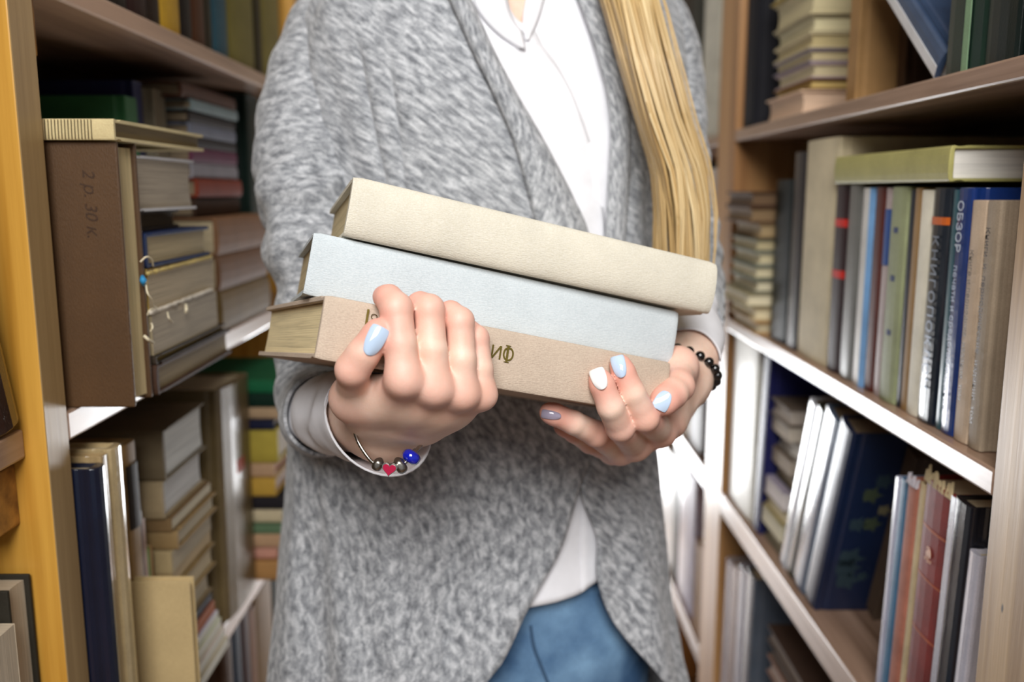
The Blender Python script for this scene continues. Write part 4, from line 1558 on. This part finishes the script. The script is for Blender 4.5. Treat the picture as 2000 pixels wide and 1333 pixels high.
sleeve('cuff', CUFF_L, shirt_m, shirt, wr=.0016, wfreq=.7, seed=4, thick=.0014)

# ---- jeans and shoes
zq = lambda py: P(957, py, BD).z
hipc = np.array(row_at(1200)[0], np.float32)
Uv, Nv = np.array(UU, np.float32), np.array(NN, np.float32)
zc_ = zq(1130)


def jeans_fn(p):
    d = None
    for s, fx in ((-1, .0), (1, .0)):
        hip = hipc + Uv * (.078 * s)
        hip[2] = zc_ - .06
        kn = hipc + Uv * (.092 * s) + Nv * .01
        kn[2] = .47
        an = hipc + Uv * (.095 * s)
        an[2] = .06
        leg = chain(p, [(hip, .088), (kn, .060), (an, .045)], .02)
        d = leg if d is None else smin(d, leg, .012)
    up = hipc.copy()
    up[2] = zc_ + .03
    q = p - up
    x, y, z = q @ Uv, q @ Nv, q[..., 2]
    hipd = (np.sqrt((x / .148) ** 2 + (y / .094) ** 2) - 1) * .094
    hipd = np.maximum(hipd, np.abs(z + .045) - .085)
    d = smin(d, hipd, .05)
    return np.maximum(d, p[..., 2] - (zc_ + .045))


jp, jf = surface_net(jeans_fn, (hipc[0] - .24, hipc[1] - .2, .03), (hipc[0] + .24, hipc[1] + .2, zc_ + .08), .0065)
jeans = keep(mesh_obj('jeans', jp.tolist(), jf.tolist(), denim, person, True))
# side seam of the front pocket and the fly seam as raised stitching
def on_front(px, py, fn, d0=.62, d1=1.0):
    v = ray(px, py)
    lo = None
    for d in np.linspace(d0, d1, 400):
        q = np.array(CO + v * float(d), np.float32)[None]
        if fn(q)[0] < 0:
            return CO + v * float(d - .0006)
    return CO + v * .75


for pts in ([(1036, 1222), (1042, 1262), (1056, 1300), (1074, 1345)], [(1168, 1160), (1190, 1200), (1222, 1250), (1250, 1290)]):
    v, f_ = tube_mesh(wcurve([on_front(x, y, jeans_fn) for x, y in pts], 8), .0016, 6)
    mesh_obj('pocket_seam', v, f_, plain_mat('denim_stitch', (58, 86, 116), .8), jeans, True)
shoe_m = plain_mat('white_trainer', (206, 204, 200), .6)
for s in (-1, 1):
    heel = hipc + Uv * (.095 * s)
    heel[2] = .045
    toe = heel + Nv * .17 + Uv * (.02 * s)
    toe[2] = .034

    def shoe_fn(p, heel=heel, toe=toe):
        d = smin(seg(p, heel, toe, .042, .034), seg(p, heel, heel + np.array((0, 0, .05), np.float32), .04, .043), .03)
        return np.maximum(d, .004 - p[..., 2])
    sp, sf = surface_net(shoe_fn, np.minimum(heel, toe) - .07, np.maximum(heel, toe) + np.array((.07, .07, .12)), .006)
    keep(mesh_obj('shoe', sp.tolist(), sf.tolist(), shoe_m, person, True))

# ---- skin: trunk, neck, head, arms in one surface; the hands at a finer grain
rowz = [(q[0], *row_at(q[0])) for q in ROWS if q[0] <= 1200]
rz = np.array([q[1].z for q in rowz][::-1])
ra_ = np.array([q[2] for q in rowz][::-1])
rb_ = np.array([q[3] for q in rowz][::-1])
rcx = np.array([q[1].x for q in rowz][::-1])
rcy = np.array([q[1].y for q in rowz][::-1])
neck0 = np.array(row_at(-60)[0], np.float32)
headc = neck0 + np.array((0.012, -.005, .215), np.float32)
HU, HN = Uv, Nv


def body_fn(p):
    z = p[..., 2]
    a = np.interp(z, rz, ra_) - .016
    b = np.interp(z, rz, rb_) - .016
    x = (p[..., 0] - np.interp(z, rz, rcx))
    y = (p[..., 1] - np.interp(z, rz, rcy))
    uu_, nn_ = x * Uv[0] + y * Uv[1], x * Nv[0] + y * Nv[1]
    d = (((np.abs(uu_) / a) ** 2.35 + (np.abs(nn_) / b) ** 2.35) ** (1 / 2.35) - 1) * np.minimum(a, b)
    d = np.maximum(d, np.maximum(z - rz[-1], rz[3] - z))
    d = smin(d, seg(p, neck0 - np.array((0, 0, .03), np.float32), headc - np.array((0, .0, .05), np.float32), .058, .052), .05)
    q = p - headc
    hx, hy, hz = q @ HU, q @ HN, q[..., 2]
    head = (np.sqrt((hx / .072) ** 2 + (hy / .092) ** 2 + (hz / .108) ** 2) - 1) * .072
    jaw = seg(p, headc + HN * .03 - np.array((0, 0, .045), np.float32), headc + HN * .055 - np.array((0, 0, .092), np.float32), .05, .028)
    head = smin(head, jaw, .03)
    nose = seg(p, headc + HN * .082 + np.array((0, 0, .005), np.float32), headc + HN * .103 - np.array((0, 0, .028), np.float32), .008, .011)
    head = smin(head, nose, .012)
    for s in (-1, 1):
        ey = seg(p, headc + HN * .088 + HU * (.030 * s) + np.array((0, 0, .008), np.float32), headc + HN * .088 + HU * (.034 * s) + np.array((0, 0, .008), np.float32), .011, .010)
        head = np.maximum(head, -ey)
        ear = seg(p, headc + HU * (.072 * s) + np.array((0, 0, .012), np.float32), headc + HU * (.071 * s) - np.array((0, 0, .018), np.float32), .011, .009)
        head = smin(head, ear, .006)
    for w in (-1, 1):
        lip = seg(p, headc + HN * .093 - HU * .018 - np.array((0, 0, .053 + .004 * w), np.float32), headc + HN * .093 + HU * .018 - np.array((0, 0, .053 + .004 * w), np.float32), .005, .005)
        head = smin(head, lip, .005)
    d = smin(d, head, .03)
    for arm in (ARM_R, ARM_L):
        d = smin(d, chain(p, [(PV(q), q[3] - .012) for q in arm[1:]], .02), .03)
    for cu__ in (CUFF_R, CUFF_L):
        d = smin(d, chain(p, [(PV(q), max(.020, q[3] - .009)) for q in cu__], .012), .02)
    return d


lo = np.array((hipc[0] - .30, .56, zq(1200)))
hi = np.array((hipc[0] + .32, 1.05, headc[2] + .14))
bp, bf = surface_net(body_fn, lo, hi, .0065)

# right hand (on the left of the picture): back of the fist to the camera, fingers over the spine
RH = dict(
    index=[((735, 812, .555), .0112), ((789, 740, .500), .0098), ((781, 672, .499), .0092), ((774, 603, .502), .0091), ((759, 583, .506), .0078), ((750, 580, .509), .0066)],
    middle=[((770, 826, .560), .0112), ((849, 758, .509), .0096), ((843, 684, .508), .0088), ((838, 605, .511), .0087), ((821, 596, .516), .0076), ((811, 597, .520), .0066)],
    ring=[((800, 834, .566), .0106), ((902, 769, .519), .0090), ((902, 703, .517), .0083), ((898, 628, .519), .0082), ((880, 612, .523), .0072), ((867, 613, .527), .0063)],
    pinky=[((822, 838, .573), .0100), ((941, 772, .531), .0083), ((938, 721, .529), .0075), ((930, 661, .530), .0074), ((916, 647, .533), .0066), ((905, 647, .536), .0060)],
    thumb=[((735, 832, .582), .0125), ((689, 778, .535), .0100), ((689, 722, .500), .0090), ((710, 691, .497), .0084), ((735, 657, .497), .0077), ((741, 648, .498), .0073)])
RWR = [((752, 832, .585), .0235), ((722, 812, .604), .0240), ((690, 806, .634), .0250), ((655, 797, .675), .0260)]
LH = dict(
    index=[((1316, 800, .672), .0122), ((1290, 842, .638), .0108), ((1259, 816, .587), .0093), ((1235, 768, .578), .0084), ((1217, 727, .576), .0078), ((1212, 714, .576), .0071)],
    middle=[((1302, 806, .672), .0122), ((1241, 870, .642), .0104), ((1211, 835, .587), .0093), ((1192, 795, .572), .0085), ((1176, 752, .570), .0080), ((1172, 742, .570), .0073)],
    ring=[((1290, 812, .675), .0118), ((1210, 880, .652), .0100), ((1164, 848, .612), .0089), ((1120, 826, .598), .0080), ((1083, 810, .592), .0075), ((1074, 807, .591), .0071)],
    pinky=[((1280, 806, .690), .0118), ((1196, 882, .676), .0092), ((1152, 864, .646), .0081), ((1122, 846, .632), .0072), ((1104, 836, .626), .0066), ((1098, 834, .624), .006)],
    thumb=[((1334, 745, .672), .0145), ((1324, 716, .645), .0114), ((1325, 755, .612), .0102), ((1313, 770, .600), .0094), ((1299, 782, .592), .0088), ((1295, 787, .590), .0082)])
LWR = [((1328, 742, .690), .0240), ((1341, 700, .700), .0215), ((1343, 668, .722), .0225), ((1337, 630, .755), .0245)]


def make_hand(H, WR, pip):
    fing = {k: [(PV(p), r) for p, r in v] for k, v in H.items()}
    wr = [(PV(p), r) for p, r in WR]

    def fn(p):
        pal = chain(p, wr, .012)
        for k in ('index', 'middle', 'ring', 'pinky'):
            pal = smin(pal, chain(p, fing[k][:2], .01), .010)
        ks = ('index', 'middle', 'ring', 'pinky')
        for a, b in zip(ks[:-1], ks[1:]):               # the back of the hand between the long bones
            for t in (.15, .4, .6):
                qa = fing[a][0][0] * (1 - t) + fing[a][1][0] * t
                qb = fing[b][0][0] * (1 - t) + fing[b][1][0] * t
                pal = smin(pal, seg(p, qa, qb, .0092, .0092), .010)
        pal = smin(pal, chain(p, fing['thumb'][:2], .01), .022)
        pal = smin(pal, seg(p, fing['thumb'][1][0], fing['index'][0][0] * .55 + fing['index'][1][0] * .45, .0085, .0085), .014)
        fg = None
        for k in ks:
            c = chain(p, fing[k][1:], .002)
            kn = fing[k][pip][0] - np.array(cf, np.float32) * .0008
            c = smin(c, np.linalg.norm(p - kn, axis=-1) - fing[k][pip][1] * .92, .0025)
            fg = c if fg is None else smin(fg, c, .0008)
        d = smin(pal, fg, .006)
        th = chain(p, fing['thumb'][1:], .005)
        d = np.minimum(d, 1e9)
        near_base = np.linalg.norm(p - fing['thumb'][1][0], axis=-1)
        kk = np.clip(.012 - (near_base - .012) * .5, .0012, .012)
        h = np.maximum(kk - np.abs(d - th), 0) / kk
        return np.minimum(d, th) - h * h * kk * .25
    allp = np.array([p for v in fing.values() for p, _ in v] + [p for p, _ in wr])
    v, f_ = surface_net(fn, allp.min(0) - .03, allp.max(0) + .03, .00115)
    # where the skin is flushed: knuckles and fingertips
    fl = np.zeros(len(v))
    for k, ch in fing.items():
        for j, s, w in ((1, .010, .45), (pip if k != 'thumb' else 2, .009, .5), (len(ch) - 1, .011, .8)):
            fl = np.maximum(fl, w * np.exp(-(np.linalg.norm(v - ch[j][0], axis=1) / (ch[j][1] + s)) ** 4))
    return v, f_, fl, fing, fn


hv, hf, hfl, RF, rfn = make_hand(RH, RWR, 3)
lv, lf, lfl, LF, lfn = make_hand(LH, LWR, 2)
allv = np.concatenate([bp, hv, lv])
allf = np.concatenate([bf, hf + len(bp), lf + len(bp) + len(hv)])
me = bpy.data.meshes.new('body')
me.from_pydata(allv.tolist(), [], allf.tolist())
me.polygons.foreach_set('use_smooth', [True] * len(me.polygons))
at = me.attributes.new('flush', 'FLOAT', 'POINT')
at.data.foreach_set('value', np.concatenate([np.zeros(len(bp)), hfl, lfl]).astype(np.float32))
me.materials.append(skin)
body = keep(link(bpy.data.objects.new('body', me), person))
sm = body.modifiers.new('smooth', 'SMOOTH')
sm.factor, sm.iterations = .5, 3


# ---- finger nails
def nail(fn, base, tip, width, rgb, label, d0, lift=.0003, curl=.32, rough=.08):
    """nail laid on the finger along a line of picture points; follows the finger's surface"""
    nu, nv = 12, 9
    vs_, fs = [], []
    b2, t2 = Vector(base), Vector(tip)
    ax = t2 - b2
    perp = Vector((-ax.y, ax.x)).normalized()
    vals, qs = [], []
    for i in range(nu + 1):
        u = i / nu
        for k in range(nv + 1):
            w = -1 + 2 * k / nv
            shape = (1 - .42 * (1 - u) ** 4) * (1 - .12 * max(0, u - .85) / .15)
            bow = -.09 * (1 - w * w) * max(0, 1 - 2 * u) - .03 * abs(w) ** 3 * u
            q = b2 + ax * (u + bow) + perp * (w * width / 2 * shape)
            qs.append((u, w, q))
    ds = np.linspace(d0 - .03, d0 + .03, 161)
    pts_ = np.array([[np.array(CO + ray(q.x, q.y) * float(dd)) for dd in ds] for _, _, q in qs], np.float32)
    hit_ = fn(pts_) < 0
    for (u, w, q), h in zip(qs, hit_):
        vals.append((u, w, q, float(ds[int(np.argmax(h))]) if h.any() else None))
    # fit a smooth height over the hits
    A, bvec = [], []
    for u, w, q, h in vals:
        if h is not None:
            A.append([1, u, w, u * u, w * w, u * w, w ** 4])
            bvec.append(h)
    co = np.linalg.lstsq(np.array(A), np.array(bvec), rcond=None)[0]
    for u, w, q, h in vals:
        d = float(np.dot(co, [1, u, w, u * u, w * w, u * w, w ** 4])) - lift - .0007 * (1 - .8 * w * w)
        vs_.append(CO + ray(q.x, q.y) * d)
    for i in range(nu):
        for k in range(nv):
            a = i * (nv + 1) + k
            fs.append((a, a + 1, a + nv + 2, a + nv + 1))
    o = mesh_obj('fingernail', vs_, fs, plain_mat('nail_polish', rgb, rough, 0, .6), body, True)
    o['label'] = label
    sm_ = o.modifiers.new('solid', 'SOLIDIFY')
    sm_.thickness, sm_.offset = .0007, 0
    ss = o.modifiers.new('sub', 'SUBSURF')
    ss.levels = ss.render_levels = 1
    return o


BLUE, WHITE_ = (188, 208, 232), (238, 236, 236)
nail(rfn, (720, 690), (746, 638), 40, BLUE, 'pale blue polished thumbnail', .490)
nail(lfn, (1214, 735), (1204, 695), 29, BLUE, 'pale blue polished nail', .569)
nail(lfn, (1177, 758), (1163, 720), 32, WHITE_, 'white polished nail', .563)
nail(lfn, (1303, 768), (1285, 801), 33, BLUE, 'pale blue polished thumbnail', .584)
nail(lfn, (1093, 814), (1057, 808), 18, (160, 152, 172), 'lilac grey polished nail', .586)

# ---- hair: scalp cap with a long lock over her left shoulder
def hair_mesh():
    rr = random.Random(11)
    vs_, fs, tone = [], [], []

    def add(pts, rads, tn):
        b = len(vs_)
        v, f_ = tube_mesh(pts, rads, 5)
        vs_.extend(v)
        fs.extend([tuple(i + b for i in q) for q in f_])
        tone.extend([tn] * len(v))
    # centre line of the lock with half width (picture columns) and distance
    cl = [(1140, -440, 46, .905), (1162, -330, 58, .870), (1180, -230, 66, 0.830), (1205, -90, 62, 0.765), (1232, 0, 58, 0.735), (1258, 110, 54, 0.725), (1290, 230, 50, 0.725), (1322, 330, 50, 0.730), (1334, 420, 54, 0.735), (1336, 510, 56, 0.740), (1334, 590, 44, 0.750), (1330, 640, 24, 0.755)]
    ks = range(len(cl))
    T_ = np.linspace(0, len(cl) - 1, 30)
    n_s = 1000
    for s in range(n_s):
        w = rr.uniform(-1, 1)
        dp = rr.uniform(-1, 1)
        end = rr.uniform(.84, 1.0)
        ph, am = rr.uniform(0, 6.28), rr.uniform(.3, 2.2)
        lockph = math.floor((w + 1) * 4.5)
        tn = min(1, max(0, .60 + .16 * math.sin(lockph * 2.3) + rr.gauss(0, .13) - .22 * (dp > .4) + .12 * w))
        pts, rads = [], []
        for i, t in enumerate(T_ * end):
            x, y, hw, d = (np.interp(t, ks, [q[j] for q in cl]) for j in range(4))
            sw = 3.5 * math.sin(lockph * 1.7 + t * 1.1)
            px = x + w * hw * (1 + .08 * math.sin(t + lockph)) + am * math.sin(t * 1.3 + ph) + sw
            depth = d + .020 * dp * math.sqrt(max(0, 1 - w * w)) + .024 * w * w
            pts.append(P(px, y, depth))
            rads.append((.0009 + .0003 * math.sin(s)) * (1 - .75 * (i / 29) ** 6))
        add(pts, rads, tn)
    # stray hairs at the right edge
    for s in range(14):
        pts = []
        x0 = rr.uniform(8, 22)
        for i, t in enumerate(T_[8:26]):
            x, y, hw, d = (np.interp(t, ks, [q[j] for q in cl]) for j in range(4))
            pts.append(P(x + hw + x0 * math.sin(i / 17 * 3.14) + rr.uniform(-.5, .5), y, d + .02))
        add(pts, .00025, .6)
    # head of hair: strands from the crown round the skull down to the lock
    hc = Vector(headc.tolist())
    for s in range(150):                                    # parted in the middle, swept back over the temples
        sd = rr.choice((-1, 1))
        up_ = [hc + Vector((0, 0, .117)) + NN * rr.uniform(.0, .055)]
        up_[0].z -= .03 * ((up_[0] - hc).dot(NN) / .055) ** 2
        low_ = rr.uniform(-.06, .02)
        for j in range(1, 9):
            t = j / 8
            an = t * math.pi * .5
            k = (up_[0] - hc).dot(NN) * (1 - t) - .012 * t
            up_.append(hc + UU * (sd * .082 * math.sin(an)) + NN * k + Vector((0, 0, (up_[0].z - hc.z) * math.cos(an) * 1.0 + low_ * t)))
        up_.append(up_[-1] - NN * .03 + Vector((0, 0, -.03)))
        add(wcurve(up_, 3), .0026, min(1, max(0, rr.gauss(.55, .18))))
    for s in range(260):
        az = rr.uniform(math.pi * .86, math.pi * 2.14)       # not over the face
        up_ = [hc + Vector((0, 0, .117))]
        for j in range(1, 12):
            el = math.pi / 2 - j / 11 * math.pi * .62
            dirv = UU * math.cos(az - math.pi / 2 + math.pi / 2) + NN * math.sin(az)
            k = 1.0
            up_.append(hc + dirv * (.086 * math.cos(el) + .002) * k - NN * (.008) + Vector((0, 0, .117 * math.sin(el))))
        nape = hc - NN * .062 + UU * rr.uniform(.02, .055) + Vector((0, 0, -.125))
        up_.append(up_[-1] * .35 + nape * .65 + Vector((0, 0, .02)))
        up_.append(nape * .5 + Vector(P(1150, -250, .87)) * .5 - NN * .01)
        up_.append(Vector(P(1180 + rr.uniform(-50, 50), -225, .83 + rr.uniform(-.01, .02))))
        add(wcurve(up_, 3), .0028, min(1, max(0, rr.gauss(.5, .2))))
    # the hair lying close on the skull
    b0, na, ne = len(vs_), 40, 16
    for i in range(ne + 1):
        el = math.pi / 2 - i / ne * math.pi * .66
        for k in range(na):
            az = 2 * math.pi * k / na
            front = max(0, math.sin(az))
            e2 = max(el, -math.pi * .16 + front ** .6 * math.pi * .43) if front > .05 else el
            vs_.append(hc + UU * (.079 * math.cos(e2) * math.cos(az)) + NN * (.098 * math.cos(e2) * math.sin(az) - .003) + Vector((0, 0, .117 * math.sin(e2))))
            tone.append(.45 + .15 * math.sin(az * 23))
    for i in range(ne):
        for k in range(na):
            fs.append((b0 + i * na + k, b0 + i * na + (k + 1) % na, b0 + (i + 1) * na + (k + 1) % na, b0 + (i + 1) * na + k))
    return vs_, fs, tone


hvv, hff, htn = hair_mesh()
hair = keep(mesh_obj('hair', hvv, hff, hair_m, person, True))
ta = hair.data.attributes.new('tone', 'FLOAT', 'POINT')
ta.data.foreach_set('value', np.array(htn, np.float32))
for s in (-1, 1):
    e = Vector((headc + HN * .0765 + HU * (.031 * s) + np.array((0, 0, .008), np.float32)).tolist())
    bm = bmesh.new()
    bmesh.ops.create_uvsphere(bm, u_segments=16, v_segments=12, radius=.0105, matrix=Matrix.Translation(e))
    ey_ = keep(bm_obj('eye', bm, plain_mat('eye_white', (226, 226, 224), .15), person, True))
    bm = bmesh.new()
    bmesh.ops.create_uvsphere(bm, u_segments=14, v_segments=10, radius=.0052, matrix=Matrix.Translation(e + NN * .0066))
    bm_obj('iris', bm, plain_mat('iris_blue', (70, 96, 120), .1), ey_, True)

# ================================================================ bracelets
silver = plain_mat('silver', (196, 192, 186), .22, 1.0)
dull_silver = plain_mat('oxidised_silver', (150, 146, 140), .35, 1.0)
br = tag(empty('charm_bracelet', P(757, 850, .58)), 'silver snake chain bracelet with red heart and blue bead on her right wrist', 'bracelet')
bpts = [(684, 806, .560), (688, 828, .553), (699, 862, .547), (716, 890, .545), (732, 906, .545), (758, 914, .545), (782, 910, .546), (800, 896, .549), (815, 878, .556), (826, 866, .566),
        (838, 850, .612), (802, 798, .642), (735, 762, .642), (682, 782, .600), (684, 806, .560)]
ps = wcurve([P(*q) for q in bpts], 10)


def kb(o):
    o.matrix_parent_inverse = Matrix.Translation(-Vector(br.location))
    return o


v, f_ = tube_mesh(ps, [.00105 + .00018 * (i % 2) for i in range(len(ps))], 8)
kb(mesh_obj('chain', v, f_, silver, br, True))


def bead(name, c, ax, r, w, mat, bumps=0, n=20):
    ax = Vector(ax).normalized()
    a = ax.orthogonal().normalized()
    b = ax.cross(a)
    vs_, fs = [], []
    m = 10
    for i in range(m + 1):
        t = -1 + 2 * i / m
        rad = r * (1 - abs(t) ** 3 * .45)
        for k in range(n):
            an = 2 * math.pi * k / n
            rr_ = rad * (1 + (bumps * .10 * math.sin(5 * an) * math.cos(t * 2.5) if bumps else 0))
            vs_.append(c + ax * (t * w / 2) + a * (rr_ * math.cos(an)) + b * (rr_ * math.sin(an)))
    for i in range(m):
        for k in range(n):
            fs.append((i * n + k, i * n + (k + 1) % n, (i + 1) * n + (k + 1) % n, (i + 1) * n + k))
    fs += [tuple(reversed(range(n))), tuple(range(m * n, m * n + n))]
    return mesh_obj(name, vs_, fs, mat, br, True)


kb(bead('silver_bead', P(738, 908, .545), P(750, 914, .545) - P(726, 902, .545), .0042, .006, dull_silver, 1))
kb(bead('silver_bead', P(782, 910, .546), P(794, 902, .546) - P(770, 916, .545), .0052, .0065, dull_silver, 1))
blue_glass = plain_mat('blue_glass', (14, 30, 170), .05, 0, 1.0)
kb(bead('blue_bead', P(803, 893, .549), P(812, 880, .55) - P(794, 906, .548), .0060, .0075, blue_glass, 0, 8))
# red enamel heart in a silver rim
hc_ = P(761, 918, .541)


def heart(s, depth, mat, name, z_off):
    pts = []
    for i in range(40):
        t = 2 * math.pi * i / 40
        x = 16 * math.sin(t) ** 3
        y = 13 * math.cos(t) - 5 * math.cos(2 * t) - 2 * math.cos(3 * t) - math.cos(4 * t)
        pts.append((x / 17 * s, (y + 2.5) / 17 * s))
    rot = R(-8)
    vs_ = []
    for dd in (0, depth):
        for x, y in pts:
            xx, yy = x * math.cos(rot) - y * math.sin(rot), x * math.sin(rot) + y * math.cos(rot)
            vs_.append(hc_ + cr * xx + cu * -yy * -1 - cf * (z_off + dd))
    n = 40
    fs = [tuple(range(n)), tuple(reversed(range(n, 2 * n)))]
    fs += [(i, i + n, (i + 1) % n + n, (i + 1) % n) for i in range(n)]
    o = mesh_obj(name, vs_, fs, mat, br)
    return bevel(kb(o), .0007, 2)


heart(.0050, .004, silver, 'heart_rim', -.002)
hp = heart(.0042, .0012, plain_mat('red_enamel', (170, 16, 60), .12, 0, .8), 'heart_charm', .0018)
hp['label'] = 'deep red enamel heart'
bb_ = tag(empty('bead_bracelet', P(1325, 705, .69)), 'black bead bracelet on her left wrist by the white cuff', 'bracelet')
blk = plain_mat('black_bead', (10, 10, 12), .15, 0, .6)
for i in range(20):
    an = i / 20 * 2 * math.pi
    wc = P(1330, 722, .690)
    axd = (P(1341, 700, .700) - P(1328, 742, .690)).normalized()
    a_ = axd.orthogonal().normalized()
    b_2 = axd.cross(a_)
    bm = bmesh.new()
    bmesh.ops.create_uvsphere(bm, u_segments=12, v_segments=8, radius=.0039, matrix=Matrix.Translation(wc + a_ * (.0282 * math.cos(an)) + b_2 * (.0282 * math.sin(an))))
    o = bm_obj('bead', bm, blk, bb_, True)
    o.matrix_parent_inverse = Matrix.Translation(-Vector(bb_.location))
